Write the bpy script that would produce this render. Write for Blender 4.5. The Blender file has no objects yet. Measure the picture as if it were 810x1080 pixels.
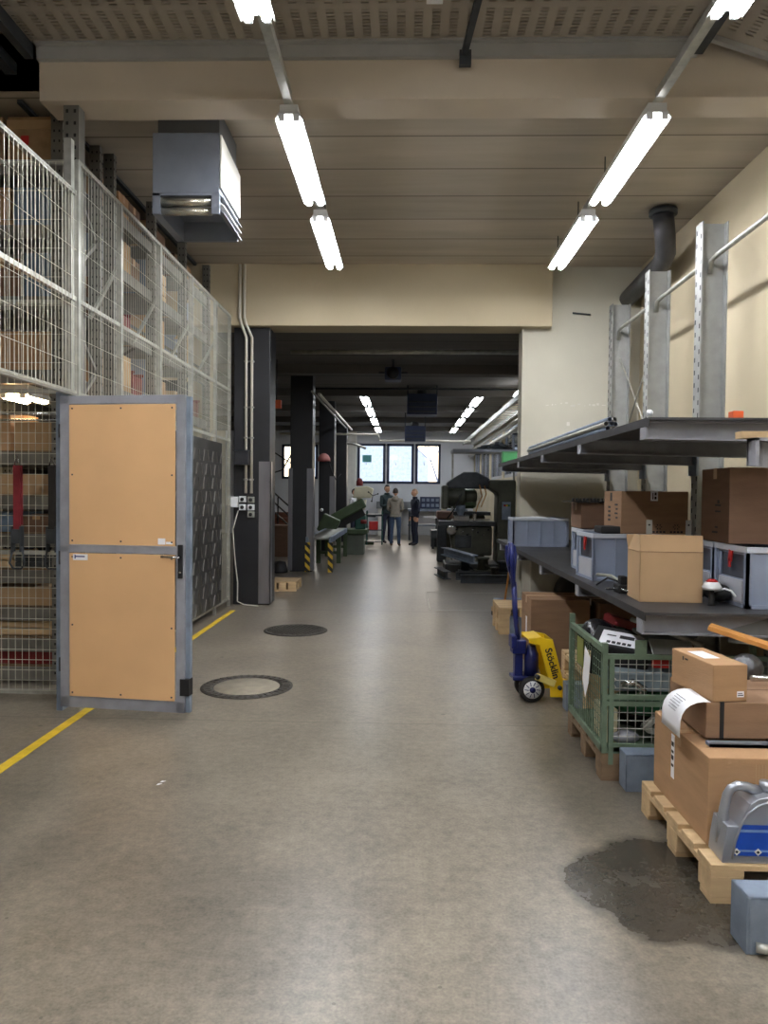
import bpy, bmesh, math, random
from mathutils import Vector, Matrix, Euler
R = math.radians
random.seed(7)
S = bpy.context.scene
COL = S.collection
EYE = 1.5; F = 780.0; VX = 427.0; VY = 520.0
def W(px, py, y):            # world point at depth y seen in the photo at (px, py)
    return Vector(((px - VX) * y / F, y, EYE - (py - VY) * y / F))

# ------------------------------------------------------------ materials
def lin(c):
    return tuple(((v / 255) / 12.92 if v / 255 <= .04045 else ((v / 255 + .055) / 1.055) ** 2.4) for v in c)
MATS = {}
def M(name, rgb, rough=.6, metal=0.0, var=.14, scale=6.0, bump=0.0, bscale=None, stretch=None, spec=.5, emit=None, trans=0, alpha=1):
    if name in MATS: return MATS[name]
    m = bpy.data.materials.new(name); m.use_nodes = True
    nt = m.node_tree; N = nt.nodes; L = nt.links
    b = N['Principled BSDF']
    c = lin(rgb)
    tc = N.new('ShaderNodeTexCoord'); mp = N.new('ShaderNodeMapping')
    if stretch: mp.inputs['Scale'].default_value = stretch
    no = N.new('ShaderNodeTexNoise'); no.inputs['Scale'].default_value = scale; no.inputs['Detail'].default_value = 5
    L.new(tc.outputs['Object'], mp.inputs[0]); L.new(mp.outputs[0], no.inputs['Vector'])
    rp = N.new('ShaderNodeValToRGB')
    rp.color_ramp.elements[0].position = .3; rp.color_ramp.elements[1].position = .7
    rp.color_ramp.elements[0].color = (*[max(0, v * (1 - var)) for v in c], 1)
    rp.color_ramp.elements[1].color = (*[min(1, v * (1 + var)) for v in c], 1)
    L.new(no.outputs['Fac'], rp.inputs[0]); L.new(rp.outputs[0], b.inputs['Base Color'])
    b.inputs['Roughness'].default_value = rough; b.inputs['Metallic'].default_value = metal
    b.inputs['Specular IOR Level'].default_value = spec
    if bump:
        n2 = N.new('ShaderNodeTexNoise'); n2.inputs['Scale'].default_value = bscale or scale * 8; n2.inputs['Detail'].default_value = 4
        L.new(mp.outputs[0], n2.inputs['Vector'])
        bp = N.new('ShaderNodeBump'); bp.inputs['Strength'].default_value = bump; bp.inputs['Distance'].default_value = .01
        L.new(n2.outputs['Fac'], bp.inputs['Height']); L.new(bp.outputs[0], b.inputs['Normal'])
    if emit is not None:
        b.inputs['Emission Color'].default_value = (*c, 1); b.inputs['Emission Strength'].default_value = emit
    if trans: b.inputs['Transmission Weight'].default_value = trans
    MATS[name] = m
    return m
card = M('cardboard', (168, 132, 96), .8, var=.10, scale=4, bump=.15, stretch=(1, 1, 6))
card2 = M('cardboard_dark', (112, 85, 66), .82, var=.12, scale=4, bump=.15, stretch=(1, 1, 6))
card3 = M('cardboard_mid', (138, 108, 82), .8, var=.12, scale=4, bump=.15, stretch=(1, 1, 6))
cardl = M('cardboard_light', (172, 142, 106), .8, var=.08, scale=4)
tapem = M('packing_tape', (172, 134, 92), .3, var=.05)
paper = M('paper', (232, 232, 236), .7, var=.03)
ink = M('ink', (30, 30, 34), .7, var=.1)
mdf = M('mdf_board', (214, 172, 124), .7, var=.06, scale=2.2, bump=.05)
steel = M('painted_steel_grey', (144, 146, 154), .5, metal=.1, var=.14, scale=9, bump=.05)
steelb = M('steel_blue_grey', (124, 136, 152), .5, metal=.2, var=.25, scale=7, bump=.1)
uprightm = M('upright_grey', (146, 147, 144), .5, metal=.15, var=.12, scale=8)
rackst = M('rack_steel', (116, 114, 108), .45, metal=.35, var=.15, scale=8)
galv = M('galvanised', (168, 168, 160), .42, metal=.55, var=.18, scale=14)
wirem = M('galvanised_wire', (196, 194, 178), .45, metal=.3, var=.1, scale=9)
dark = M('black_rubber', (24, 24, 26), .6, var=.2)
darksteel = M('dark_steel', (58, 62, 66), .5, metal=.3, var=.3, scale=8)
deckm = M('deck_sheet_steel', (62, 62, 64), .5, metal=.3, var=.3, scale=5)
blackcol = M('black_painted_steel', (27, 28, 32), .45, var=.3, scale=3, bump=.03)
guard = M('corner_guard_steel', (150, 150, 156), .3, metal=.8, var=.2, scale=5, stretch=(1, 1, .2))
green = M('green_painted_steel', (98, 116, 96), .55, metal=.1, var=.2, scale=12, bump=.08)
greend = M('machine_green', (62, 80, 50), .5, var=.25, scale=6)
greeng = M('machine_grey_green', (66, 68, 56), .5, var=.25, scale=6)
wood = M('pallet_wood', (190, 162, 122), .8, var=.16, scale=3, bump=.15, stretch=(1, 6, 6))
woodd = M('old_pallet_wood', (118, 96, 72), .85, var=.25, scale=3, bump=.2, stretch=(1, 6, 6))
woodo = M('varnished_plank', (190, 132, 66), .6, var=.2, scale=3, stretch=(1, 6, 6))
crate_m = M('grey_blue_plastic', (138, 148, 168), .45, var=.06)
crate_i = M('clear_grey_plastic', (176, 178, 184), .4, var=.08)
cratelight = M('light_grey_plastic', (188, 194, 204), .4, var=.05)
red = M('red_plastic', (176, 36, 34), .45, var=.1)
redd = M('dark_red_plastic', (112, 26, 28), .5, var=.15)
orange = M('orange_plastic', (206, 84, 34), .5, var=.1)
bluej = M('blue_paint', (24, 32, 88), .28, var=.12, scale=9)
yellow = M('yellow_paint', (236, 196, 28), .38, var=.08, scale=6)
yline = M('yellow_line_paint', (208, 176, 44), .6, var=.2, scale=10)
silver = M('silver_plastic', (158, 162, 170), .3, metal=.55, var=.05)
bluel = M('blue_label', (30, 74, 170), .35, var=.15, scale=12)
lblue = M('light_blue_label', (120, 150, 200), .35, var=.1, scale=12)
white = M('white_paint', (226, 224, 216), .6, var=.04)
whitepl = M('white_plastic', (222, 224, 226), .4, var=.04)
cable = M('white_cable', (205, 200, 186), .5, var=.06)
heat = M('heater_blue_grey', (118, 124, 136), .5, metal=.1, var=.08)
navy = M('navy_enamel', (38, 48, 76), .45, var=.15)
chrome = M('chrome', (200, 202, 206), .18, metal=1, var=.05)
cream = M('machine_cream', (206, 200, 172), .45, var=.1)
bagm = M('black_plastic_bag', (18, 18, 22), .25, var=.3, scale=9, bump=.6, bscale=14)
strapr = M('red_webbing', (118, 30, 38), .8, var=.15, scale=20)
strapg = M('dark_webbing', (46, 42, 38), .85, var=.15, scale=20)
greenpl = M('green_plastic', (52, 128, 70), .45, var=.1)
bluepl = M('blue_plastic', (60, 92, 140), .45, var=.1)
bluegrey = M('slate_box', (92, 112, 132), .6, var=.1)
wrap = M('stretch_film', (150, 122, 92), .22, var=.2, scale=9, bump=.5, bscale=18)
castiron = M('cast_iron', (70, 66, 60), .6, metal=.4, var=.25, scale=24, bump=.3)
tube_on = M('lit_fluorescent', (248, 250, 255), .4, var=0, emit=30)
tube_far = M('lit_fluorescent_far', (245, 249, 255), .4, var=0, emit=11)
tube_warm = M('lit_warm_tube', (255, 226, 172), .4, var=0, emit=20)
lamphouse = M('lamp_housing', (200, 200, 196), .5, var=.04)
conc_plain = M('fair_concrete', (140, 128, 112), .85, var=.14, scale=1.6, bump=.1, bscale=20)
beamc = M('beam_paint', (190, 178, 160), .8, var=.07, scale=2, bump=.05)
beamtop = M('beam_channel_steel', (166, 166, 164), .5, metal=.2, var=.08, scale=5)
skin = M('skin', (198, 150, 122), .55, var=.06)

def wallmat(name, rgb, var=.08):
    m = M(name, rgb, .85, var=var, scale=.9, bump=.12, bscale=60)
    return m
cream_w = wallmat('cream_plaster', (190, 177, 149))
pil_w = wallmat('grey_plaster', (192, 188, 172), .1)
back_w = wallmat('white_plaster', (212, 214, 218), .05)

def ceiling_mat(name, rgb, pitch=.62):
    m = bpy.data.materials.new(name); m.use_nodes = True
    nt = m.node_tree; N = nt.nodes; L = nt.links; b = N['Principled BSDF']
    tc = N.new('ShaderNodeTexCoord'); sp = N.new('ShaderNodeSeparateXYZ'); L.new(tc.outputs['Object'], sp.inputs[0])
    def mth(op, a, v=None, w=None):
        n = N.new('ShaderNodeMath'); n.operation = op
        for i, x in enumerate((a, v, w)):
            if x is None: continue
            if isinstance(x, (int, float)): n.inputs[i].default_value = x
            else: L.new(x, n.inputs[i])
        return n.outputs[0]
    fr = mth('FRACT', mth('DIVIDE', sp.outputs['Y'], pitch))
    groove = mth('LESS_THAN', fr, .035)
    idx = mth('FLOOR', mth('DIVIDE', sp.outputs['Y'], pitch))
    wn = N.new('ShaderNodeTexWhiteNoise'); wn.noise_dimensions = '1D'; L.new(idx, wn.inputs['W'])
    mp = N.new('ShaderNodeMapping'); mp.inputs['Scale'].default_value = (.35, 2.4, 1); L.new(tc.outputs['Object'], mp.inputs[0])
    no = N.new('ShaderNodeTexNoise'); no.inputs['Scale'].default_value = 2.2; no.inputs['Detail'].default_value = 6; L.new(mp.outputs[0], no.inputs[0])
    v = mth('ADD', mth('MULTIPLY', no.outputs['Fac'], .5), mth('MULTIPLY', wn.outputs[0], .18))
    v = mth('ADD', v, .58)
    v = mth('MULTIPLY', v, mth('SUBTRACT', 1, mth('MULTIPLY', groove, .55)))
    mx = N.new('ShaderNodeVectorMath'); mx.operation = 'SCALE'
    mx.inputs[0].default_value = lin(rgb); L.new(v, mx.inputs['Scale'])
    L.new(mx.outputs[0], b.inputs['Base Color']); b.inputs['Roughness'].default_value = .85
    bp = N.new('ShaderNodeBump'); bp.inputs['Strength'].default_value = .6; bp.inputs['Distance'].default_value = .015; bp.invert = True
    L.new(groove, bp.inputs['Height']); L.new(bp.outputs[0], b.inputs['Normal'])
    return m
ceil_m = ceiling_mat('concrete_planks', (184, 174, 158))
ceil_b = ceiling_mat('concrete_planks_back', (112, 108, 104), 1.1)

def floor_mat():
    m = bpy.data.materials.new('worn_concrete_floor'); m.use_nodes = True
    nt = m.node_tree; N = nt.nodes; L = nt.links; b = N['Principled BSDF']
    def mth(op, a, v=None, w=None, clamp=False):
        n = N.new('ShaderNodeMath'); n.operation = op; n.use_clamp = clamp
        for i, x in enumerate((a, v, w)):
            if x is None: continue
            if isinstance(x, (int, float)): n.inputs[i].default_value = x
            else: L.new(x, n.inputs[i])
        return n.outputs[0]
    def noise(s, d=6, dist=0, ro=.6):
        n = N.new('ShaderNodeTexNoise'); n.inputs['Scale'].default_value = s; n.inputs['Detail'].default_value = d
        n.inputs['Distortion'].default_value = dist; n.inputs['Roughness'].default_value = ro
        L.new(tc.outputs['Object'], n.inputs['Vector']); return n.outputs['Fac']
    tc = N.new('ShaderNodeTexCoord'); sp = N.new('ShaderNodeSeparateXYZ'); L.new(tc.outputs['Object'], sp.inputs[0])
    X, Y = sp.outputs['X'], sp.outputs['Y']
    big = noise(.55, 5, .4); mid = noise(3.2, 8, .2, .65); fine = noise(90, 3)
    v = mth('ADD', mth('MULTIPLY', mth('SUBTRACT', big, .5), 1.0), mth('MULTIPLY', mth('SUBTRACT', mid, .5), 1.1))
    v = mth('ADD', v, mth('MULTIPLY', mth('SUBTRACT', fine, .5), 1.1))
    v = mth('ADD', v, mth('MULTIPLY', mth('SUBTRACT', noise(22, 6, 0, .7), .5), 1.5))
    v = mth('ADD', v, 1.0)
    # small pits and scuffs
    vo = N.new('ShaderNodeTexVoronoi'); vo.inputs['Scale'].default_value = 7; L.new(tc.outputs['Object'], vo.inputs['Vector'])
    pit = mth('LESS_THAN', vo.outputs['Distance'], .045)
    v = mth('MULTIPLY', v, mth('SUBTRACT', 1, mth('MULTIPLY', pit, .4)))
    v2 = N.new('ShaderNodeTexVoronoi'); v2.inputs['Scale'].default_value = 3.1; L.new(tc.outputs['Object'], v2.inputs['Vector'])
    sr = N.new('ShaderNodeSeparateColor'); L.new(v2.outputs['Color'], sr.inputs[0])
    spot = mth('LESS_THAN', v2.outputs['Distance'], mth('MULTIPLY', mth('MAXIMUM', mth('SUBTRACT', sr.outputs[0], .55), 0), .16))
    v = mth('MULTIPLY', v, mth('SUBTRACT', 1, mth('MULTIPLY', spot, .55)))
    # expansion joints
    def joint(coord, at, wd):
        return mth('LESS_THAN', mth('ABSOLUTE', mth('SUBTRACT', mth('ADD', coord, mth('MULTIPLY', mth('SUBTRACT', mid, .5), .012)), at)), wd)
    j = joint(Y, 9.35, .016)
    for at in (4.78, 14.0, 18.5, 23, .1): j = mth('MAXIMUM', j, joint(Y, at, .006))
    v = mth('MULTIPLY', v, mth('SUBTRACT', 1, mth('MULTIPLY', j, .45)))
    # oil stain beside the pallet, shape of its own
    def stain(cx, cy, rx, ry, k=.5, soft=.12, rag=.9):
        dx = mth('DIVIDE', mth('SUBTRACT', X, cx), rx); dy = mth('DIVIDE', mth('SUBTRACT', Y, cy), ry)
        d = mth('SQRT', mth('ADD', mth('MULTIPLY', dx, dx), mth('MULTIPLY', dy, dy)))
        d = mth('ADD', d, mth('MULTIPLY', mth('SUBTRACT', noise(2.6, 5), .5), rag))
        mr = N.new('ShaderNodeMapRange'); mr.inputs['From Min'].default_value = 1 + soft; mr.inputs['From Max'].default_value = 1 - soft
        L.new(d, mr.inputs['Value']); return mth('MULTIPLY', mr.outputs[0], k), mr.outputs[0]
    s1, m1 = stain(1.02, 2.82, .34, .40, .70, .07)
    s2, m2 = stain(1.0, 3.9, .32, .8, .34, .5)
    s3, m3 = stain(-1.9, 3.0, 1.2, 1.0, .22, .6)
    s4, m4 = stain(-.6, 2.6, .5, .35, .18, .5)
    s5, m5 = stain(.6, 2.1, .3, .3, .2, .5)
    for s in (s1, s2, s3, s4, s5): v = mth('MULTIPLY', v, mth('SUBTRACT', 1, s))
    sc = N.new('ShaderNodeVectorMath'); sc.operation = 'SCALE'; sc.inputs[0].default_value = lin((117, 109, 96)); L.new(v, sc.inputs['Scale'])
    L.new(sc.outputs[0], b.inputs['Base Color'])
    r = mth('ADD', mth('MULTIPLY', mid, .12), .265)
    r = mth('SUBTRACT', r, mth('MULTIPLY', m1, .06), clamp=True)
    L.new(r, b.inputs['Roughness'])
    b.inputs['Specular IOR Level'].default_value = .5
    bp = N.new('ShaderNodeBump'); bp.inputs['Strength'].default_value = .14; bp.inputs['Distance'].default_value = .003
    h = mth('ADD', mid, mth('MULTIPLY', fine, .3)); h = mth('SUBTRACT', h, j)
    L.new(h, bp.inputs['Height']); L.new(bp.outputs[0], b.inputs['Normal'])
    return m
floor_m = floor_mat()

def grating_mat():
    m = bpy.data.materials.new('perforated_planks'); m.use_nodes = True
    nt = m.node_tree; N = nt.nodes; L = nt.links; b = N['Principled BSDF']
    def mth(op, a, v=None):
        n = N.new('ShaderNodeMath'); n.operation = op
        for i, x in enumerate((a, v)):
            if x is None: continue
            if isinstance(x, (int, float)): n.inputs[i].default_value = x
            else: L.new(x, n.inputs[i])
        return n.outputs[0]
    tc = N.new('ShaderNodeTexCoord'); sp = N.new('ShaderNodeSeparateXYZ'); L.new(tc.outputs['Object'], sp.inputs[0])
    X, Y = sp.outputs['X'], sp.outputs['Y']
    fx = mth('FRACT', mth('DIVIDE', X, .115)); fy = mth('FRACT', mth('DIVIDE', Y, .034))
    a = mth('LESS_THAN', mth('ABSOLUTE', mth('SUBTRACT', fx, .5)), .24)
    c = mth('LESS_THAN', mth('ABSOLUTE', mth('SUBTRACT', fy, .5)), .22)
    hole = mth('MULTIPLY', a, c)
    seam = mth('LESS_THAN', mth('FRACT', mth('DIVIDE', mth('ADD', Y, .1), .62)), .09)
    hole = mth('MULTIPLY', hole, mth('SUBTRACT', 1, seam))
    b.inputs['Base Color'].default_value = (*lin((166, 158, 146)), 1); b.inputs['Roughness'].default_value = .5; b.inputs['Metallic'].default_value = .2
    tr = N.new('ShaderNodeBsdfTransparent'); mx = N.new('ShaderNodeMixShader')
    L.new(hole, mx.inputs[0]); L.new(b.outputs[0], mx.inputs[1]); L.new(tr.outputs[0], mx.inputs[2])
    L.new(mx.outputs[0], N['Material Output'].inputs['Surface'])
    return m
grate_m = grating_mat()

def glass_mat():
    m = bpy.data.materials.new('window_glass'); m.use_nodes = True
    nt = m.node_tree; N = nt.nodes; L = nt.links; N.remove(N['Principled BSDF'])
    tr = N.new('ShaderNodeBsdfTransparent'); gl = N.new('ShaderNodeBsdfGlossy'); gl.inputs['Roughness'].default_value = .05
    fr = N.new('ShaderNodeFresnel'); mx = N.new('ShaderNodeMixShader')
    L.new(fr.outputs[0], mx.inputs[0]); L.new(tr.outputs[0], mx.inputs[1]); L.new(gl.outputs[0], mx.inputs[2])
    L.new(mx.outputs[0], N['Material Output'].inputs['Surface'])
    return m
glass_m = glass_mat()

def stripe_mat():
    m = bpy.data.materials.new('hazard_stripes'); m.use_nodes = True
    nt = m.node_tree; N = nt.nodes; L = nt.links; b = N['Principled BSDF']
    tc = N.new('ShaderNodeTexCoord'); sp = N.new('ShaderNodeSeparateXYZ'); L.new(tc.outputs['Object'], sp.inputs[0])
    ad = N.new('ShaderNodeMath'); ad.operation = 'ADD'; L.new(sp.outputs['X'], ad.inputs[0]); L.new(sp.outputs['Z'], ad.inputs[1])
    dv = N.new('ShaderNodeMath'); dv.operation = 'DIVIDE'; dv.inputs[1].default_value = .16; L.new(ad.outputs[0], dv.inputs[0])
    fr = N.new('ShaderNodeMath'); fr.operation = 'FRACT'; L.new(dv.outputs[0], fr.inputs[0])
    rp = N.new('ShaderNodeValToRGB'); rp.color_ramp.interpolation = 'CONSTANT'
    rp.color_ramp.elements[0].color = (*lin((214, 176, 50)), 1); rp.color_ramp.elements[1].position = .5; rp.color_ramp.elements[1].color = (*lin((24, 24, 24)), 1)
    L.new(fr.outputs[0], rp.inputs[0]); L.new(rp.outputs[0], b.inputs['Base Color'])
    return m
hazard = stripe_mat()

# ------------------------------------------------------------ geometry helpers
class MB:
    def __init__(s): s.bm = bmesh.new()
    def obox(s, c, size, rot=None, taper=None):
        x, y, z = [v / 2 for v in size]; Mx = (rot or Matrix.Identity(3))
        vs = []
        for dz in (-1, 1):
            t = taper if (taper and dz > 0) else 1
            for dx, dy in ((-1, -1), (1, -1), (1, 1), (-1, 1)):
                vs.append(s.bm.verts.new(Vector(c) + Mx @ Vector((dx * x * t, dy * y * t, dz * z))))
        for f in ((0, 3, 2, 1), (4, 5, 6, 7), (0, 1, 5, 4), (1, 2, 6, 5), (2, 3, 7, 6), (3, 0, 4, 7)):
            s.bm.faces.new([vs[i] for i in f])
        return s
    def box(s, x0, x1, y0, y1, z0, z1):
        return s.obox(((x0 + x1) / 2, (y0 + y1) / 2, (z0 + z1) / 2), (abs(x1 - x0), abs(y1 - y0), abs(z1 - z0)))
    def bar(s, p0, p1, w, h=None, up=(0, 0, 1)):
        p0, p1 = Vector(p0), Vector(p1); h = h or w; d = (p1 - p0); L = d.length; d.normalize()
        u = Vector(up)
        if abs(d.dot(u)) > .98: u = Vector((0, 1, 0))
        sx = d.cross(u).normalized(); u2 = sx.cross(d)
        rot = Matrix((sx, d, u2)).transposed()
        return s.obox((p0 + p1) / 2, (w, L, h), rot)
    def tube(s, pts, r, n=8, cap=True, radii=None):
        pts = [Vector(p) for p in pts]; rings = []
        prev = None
        for i, p in enumerate(pts):
            a = pts[max(0, i - 1)]; b = pts[min(len(pts) - 1, i + 1)]
            d = (b - a).normalized()
            if prev is None:
                u = Vector((0, 0, 1)) if abs(d.z) < .9 else Vector((1, 0, 0))
                sx = d.cross(u).normalized()
            else:
                sx = (prev - d * prev.dot(d)).normalized()
            prev = sx; sy = d.cross(sx)
            rr = radii[i] if radii else r
            rings.append([s.bm.verts.new(p + (sx * math.cos(2 * math.pi * k / n) + sy * math.sin(2 * math.pi * k / n)) * rr) for k in range(n)])
        for a, b in zip(rings, rings[1:]):
            for k in range(n):
                f = s.bm.faces.new((a[k], a[(k + 1) % n], b[(k + 1) % n], b[k])); f.smooth = n > 4
        if cap:
            s.bm.faces.new(rings[0][::-1]); s.bm.faces.new(rings[-1])
        return s
    def prism(s, pts, off):
        pts = [Vector(p) for p in pts]; off = Vector(off)
        a = [s.bm.verts.new(p) for p in pts]; b = [s.bm.verts.new(p + off) for p in pts]; n = len(a)
        s.bm.faces.new(a); s.bm.faces.new(b[::-1])
        for k in range(n): s.bm.faces.new((a[k], b[k], b[(k + 1) % n], a[(k + 1) % n]))
        return s
    def ball(s, c, r, sc=(1, 1, 1), seg=14, rings=9, rot=None):
        r0 = len(s.bm.verts)
        mt = Matrix.Translation(c) @ (rot.to_4x4() if rot else Matrix.Identity(4)) @ Matrix.Diagonal((r * sc[0], r * sc[1], r * sc[2], 1))
        g = bmesh.ops.create_uvsphere(s.bm, u_segments=seg, v_segments=rings, radius=1, matrix=mt)
        for v in g['verts']:
            for f in v.link_faces: f.smooth = True
        return s
    def lathe(s, prof, c=(0, 0, 0), n=24, axis='z'):
        rings = []
        for r, h in prof:
            ring = []
            for k in range(n):
                a = 2 * math.pi * k / n
                v = Vector((r * math.cos(a), r * math.sin(a), h))
                if axis == 'y': v = Vector((v.x, v.z, v.y))
                if axis == 'x': v = Vector((v.z, v.x, v.y))
                ring.append(s.bm.verts.new(Vector(c) + v))
            rings.append(ring)
        for a, b in zip(rings, rings[1:]):
            for k in range(n):
                f = s.bm.faces.new((a[k], a[(k + 1) % n], b[(k + 1) % n], b[k])); f.smooth = True
        if prof[0][0] > 0: s.bm.faces.new(rings[0][::-1])
        if prof[-1][0] > 0: s.bm.faces.new(rings[-1])
        return s
    def sheet(s, grid, th=.001):
        """grid of points -> thin solid sheet"""
        g = [[Vector(p) for p in row] for row in grid]
        nr, nc = len(g), len(g[0])
        nrm = [[None] * nc for _ in range(nr)]
        for i in range(nr):
            for j in range(nc):
                a = g[min(i + 1, nr - 1)][j] - g[max(i - 1, 0)][j]; b = g[i][min(j + 1, nc - 1)] - g[i][max(j - 1, 0)]
                nrm[i][j] = a.cross(b).normalized()
        T = [[s.bm.verts.new(g[i][j] + nrm[i][j] * th / 2) for j in range(nc)] for i in range(nr)]
        B = [[s.bm.verts.new(g[i][j] - nrm[i][j] * th / 2) for j in range(nc)] for i in range(nr)]
        for i in range(nr - 1):
            for j in range(nc - 1):
                f = s.bm.faces.new((T[i][j], T[i + 1][j], T[i + 1][j + 1], T[i][j + 1])); f.smooth = True
                f = s.bm.faces.new((B[i][j + 1], B[i + 1][j + 1], B[i + 1][j], B[i][j])); f.smooth = True
        for i in range(nr - 1):
            s.bm.faces.new((T[i][0], B[i][0], B[i + 1][0], T[i + 1][0])); s.bm.faces.new((T[i + 1][-1], B[i + 1][-1], B[i][-1], T[i][-1]))
        for j in range(nc - 1):
            s.bm.faces.new((T[0][j + 1], B[0][j + 1], B[0][j], T[0][j])); s.bm.faces.new((T[-1][j], B[-1][j], B[-1][j + 1], T[-1][j + 1]))
        return s
    def build(s, name, mat, parent=None, world=False, bevel=0, segs=2, rot=None, loc=None, label=None):
        """parent given + world=True: vertices are in world space, shifted into the parent's frame.
           no parent: origin moved to the base centre."""
        me = bpy.data.meshes.new(name)
        bmesh.ops.recalc_face_normals(s.bm, faces=s.bm.faces)
        if parent is None and loc is None:
            xs = [v.co.x for v in s.bm.verts]; ys = [v.co.y for v in s.bm.verts]; zs = [v.co.z for v in s.bm.verts]
            o0 = Vector(((min(xs) + max(xs)) / 2, (min(ys) + max(ys)) / 2, min(zs)))
            bmesh.ops.translate(s.bm, verts=s.bm.verts, vec=-o0); loc = o0
        elif parent is not None and world:
            bmesh.ops.transform(s.bm, verts=s.bm.verts, matrix=wm(parent).inverted())
        s.bm.to_mesh(me); s.bm.free()
        for m in (mat if isinstance(mat, (list, tuple)) else [mat]): me.materials.append(m)
        o = bpy.data.objects.new(name, me); COL.objects.link(o)
        if loc is not None: o.location = loc
        if rot is not None: o.rotation_euler = rot
        if parent is not None: o.parent = parent
        if bevel:
            md = o.modifiers.new('bevel', 'BEVEL'); md.width = bevel; md.segments = segs; md.limit_method = 'ANGLE'; md.angle_limit = R(40)
        if label: o['label'] = label
        return o
def wm(o):
    m = Matrix.Translation(o.location) @ o.rotation_euler.to_matrix().to_4x4()
    if o.parent: m = wm(o.parent) @ m
    return m
def tag(o, label, cat, group=None, kind=None):
    o['label'] = label; o['category'] = cat
    if group: o['group'] = group
    if kind: o['kind'] = kind
    return o
def thing(name, label, cat, loc=(0, 0, 0), rz=0, group=None):
    o = bpy.data.objects.new(name, None); COL.objects.link(o); o.empty_display_size = .1
    o.location = loc; o.rotation_euler = (0, 0, rz)
    return tag(o, label, cat, group)
def struct(name, mb, mat, parent=None, **k):
    o = mb.build(name, mat, parent, **k)
    if parent is None: o['kind'] = 'structure'
    return o
def copy_tree(o, parent=None):
    c = o.copy(); COL.objects.link(c); c.parent = parent
    for ch in list(o.children): copy_tree(ch, c)
    return c
def text_mesh(txt, size, th=.001):
    cu = bpy.data.curves.new('t', 'FONT'); cu.body = txt; cu.size = size; cu.extrude = th; cu.align_x = 'CENTER'; cu.align_y = 'CENTER'
    cu.offset = size * .016
    o = bpy.data.objects.new('t', cu); COL.objects.link(o)
    dg = bpy.context.evaluated_depsgraph_get()
    me = bpy.data.meshes.new_from_object(o.evaluated_get(dg))
    bpy.data.objects.remove(o); bpy.data.curves.remove(cu)
    return me
# ============================================================ THE ROOM
XR = 3.03; YP = 9.75; XL = -6.5; YF = 26.6; ZC = 4.46; ZB = 3.75
struct('floor', MB().box(XL - .3, 4.2, -6.2, 29.5, -.15, 0), floor_m, loc=(0, 0, 0))
struct('wall_right', MB().box(XR, XR + .25, -6.2, YP + .4, 0, 5.8), cream_w, loc=(0, 0, 0))
struct('wall_left', MB().box(XL - .25, XL, -6.2, YF + .3, 0, 5.8), cream_w, loc=(0, 0, 0))
struct('wall_rear', MB().box(XL, XR, -6.3, -6.05, 0, 5.8), cream_w, loc=(0, 0, 0))
struct('wall_back_right', MB().box(1.51, XR, YP, YP + .3, 0, ZC), pil_w, loc=(0, 0, 0))
struct('wall_back_left', MB().box(XL, -2.62, YP, YP + .3, 0, ZC), cream_w, loc=(0, 0, 0))
struct('trim_1', MB().box(XL, 1.87, YP - .13, YP + .3, 3.66, ZC), cream_w, loc=(0, 0, 0), bevel=.01)       # lintel
struct('ceiling', MB().box(XL, XR, 5.3, YP + .3, ZC, ZC + .3), ceil_m, loc=(0, 0, 0))
struct('ceiling_near', MB().box(XL, XR, -6.2, 5.3, 5.5, 5.8), conc_plain, loc=(0, 0, 0))
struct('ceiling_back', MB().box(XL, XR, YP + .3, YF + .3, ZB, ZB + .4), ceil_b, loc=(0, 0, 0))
# cross beam of the near ceiling
struct('beam_1', MB().box(-2.6, XR, 5.2, 5.48, 4.233, 5.5), beamc, loc=(0, 0, 0), bevel=.006)
struct('wall_step', MB().box(XL, -2.6, 5.3, 5.5, ZC, 5.5), beamc, loc=(0, 0, 0))
struct('trim_2', MB().box(-2.6, 1.96, 5.16, 5.2, 4.50, 4.585).box(-2.6, 1.96, 5.12, 5.2, 4.585, 4.60), beamtop, loc=(0, 0, 0))
# far wall with window openings
def wall_with_holes(name, x0, x1, y0, y1, z1, holes, mat):
    mb = MB(); x = x0
    for (a, b, c, d) in sorted(holes):
        mb.box(x, a, y0, y1, 0, z1); mb.box(a, b, y0, y1, 0, c); mb.box(a, b, y0, y1, d, z1); x = b
    mb.box(x, x1, y0, y1, 0, z1)
    return struct(name, mb, mat, loc=(0, 0, 0))
wins = [(-4.45, -3.15, 1.98, 3.22), (-1.72, -.72, 1.84, 3.27), (-.66, .30, 1.84, 3.27), (.36, 1.26, 1.84, 3.27)]
wall_with_holes('wall_far', XL, 2.45, YF, YF + .3, ZB, wins, back_w)
for i, (a, b, c, d) in enumerate(wins):
    w = thing('window_%d' % (i + 1), 'x', 'window'); del w['label']; del w['category']; w['kind'] = 'structure'; w.location = ((a + b) / 2, YF + .05, c)
    mb = MB(); t = .085
    mb.box(a, b, YF - .02, YF + .07, c, c + t).box(a, b, YF - .02, YF + .07, d - t, d).box(a, a + t, YF - .02, YF + .07, c, d).box(b - t, b, YF - .02, YF + .07, c, d)
    if i == 0: mb.box((a + b) / 2 - .04, (a + b) / 2 + .04, YF - .02, YF + .07, c, d)
    mb.build('window_frame', navy, w, world=True)
    MB().box(a + t, b - t, YF + .03, YF + .036, c + t, d - t).build('pane', glass_m, w, world=True)
    if i: MB().box(a + .3, a + .32, YF - .05, YF - .02, 2.5, 2.62).build('handle', chrome, w, world=True)
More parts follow.
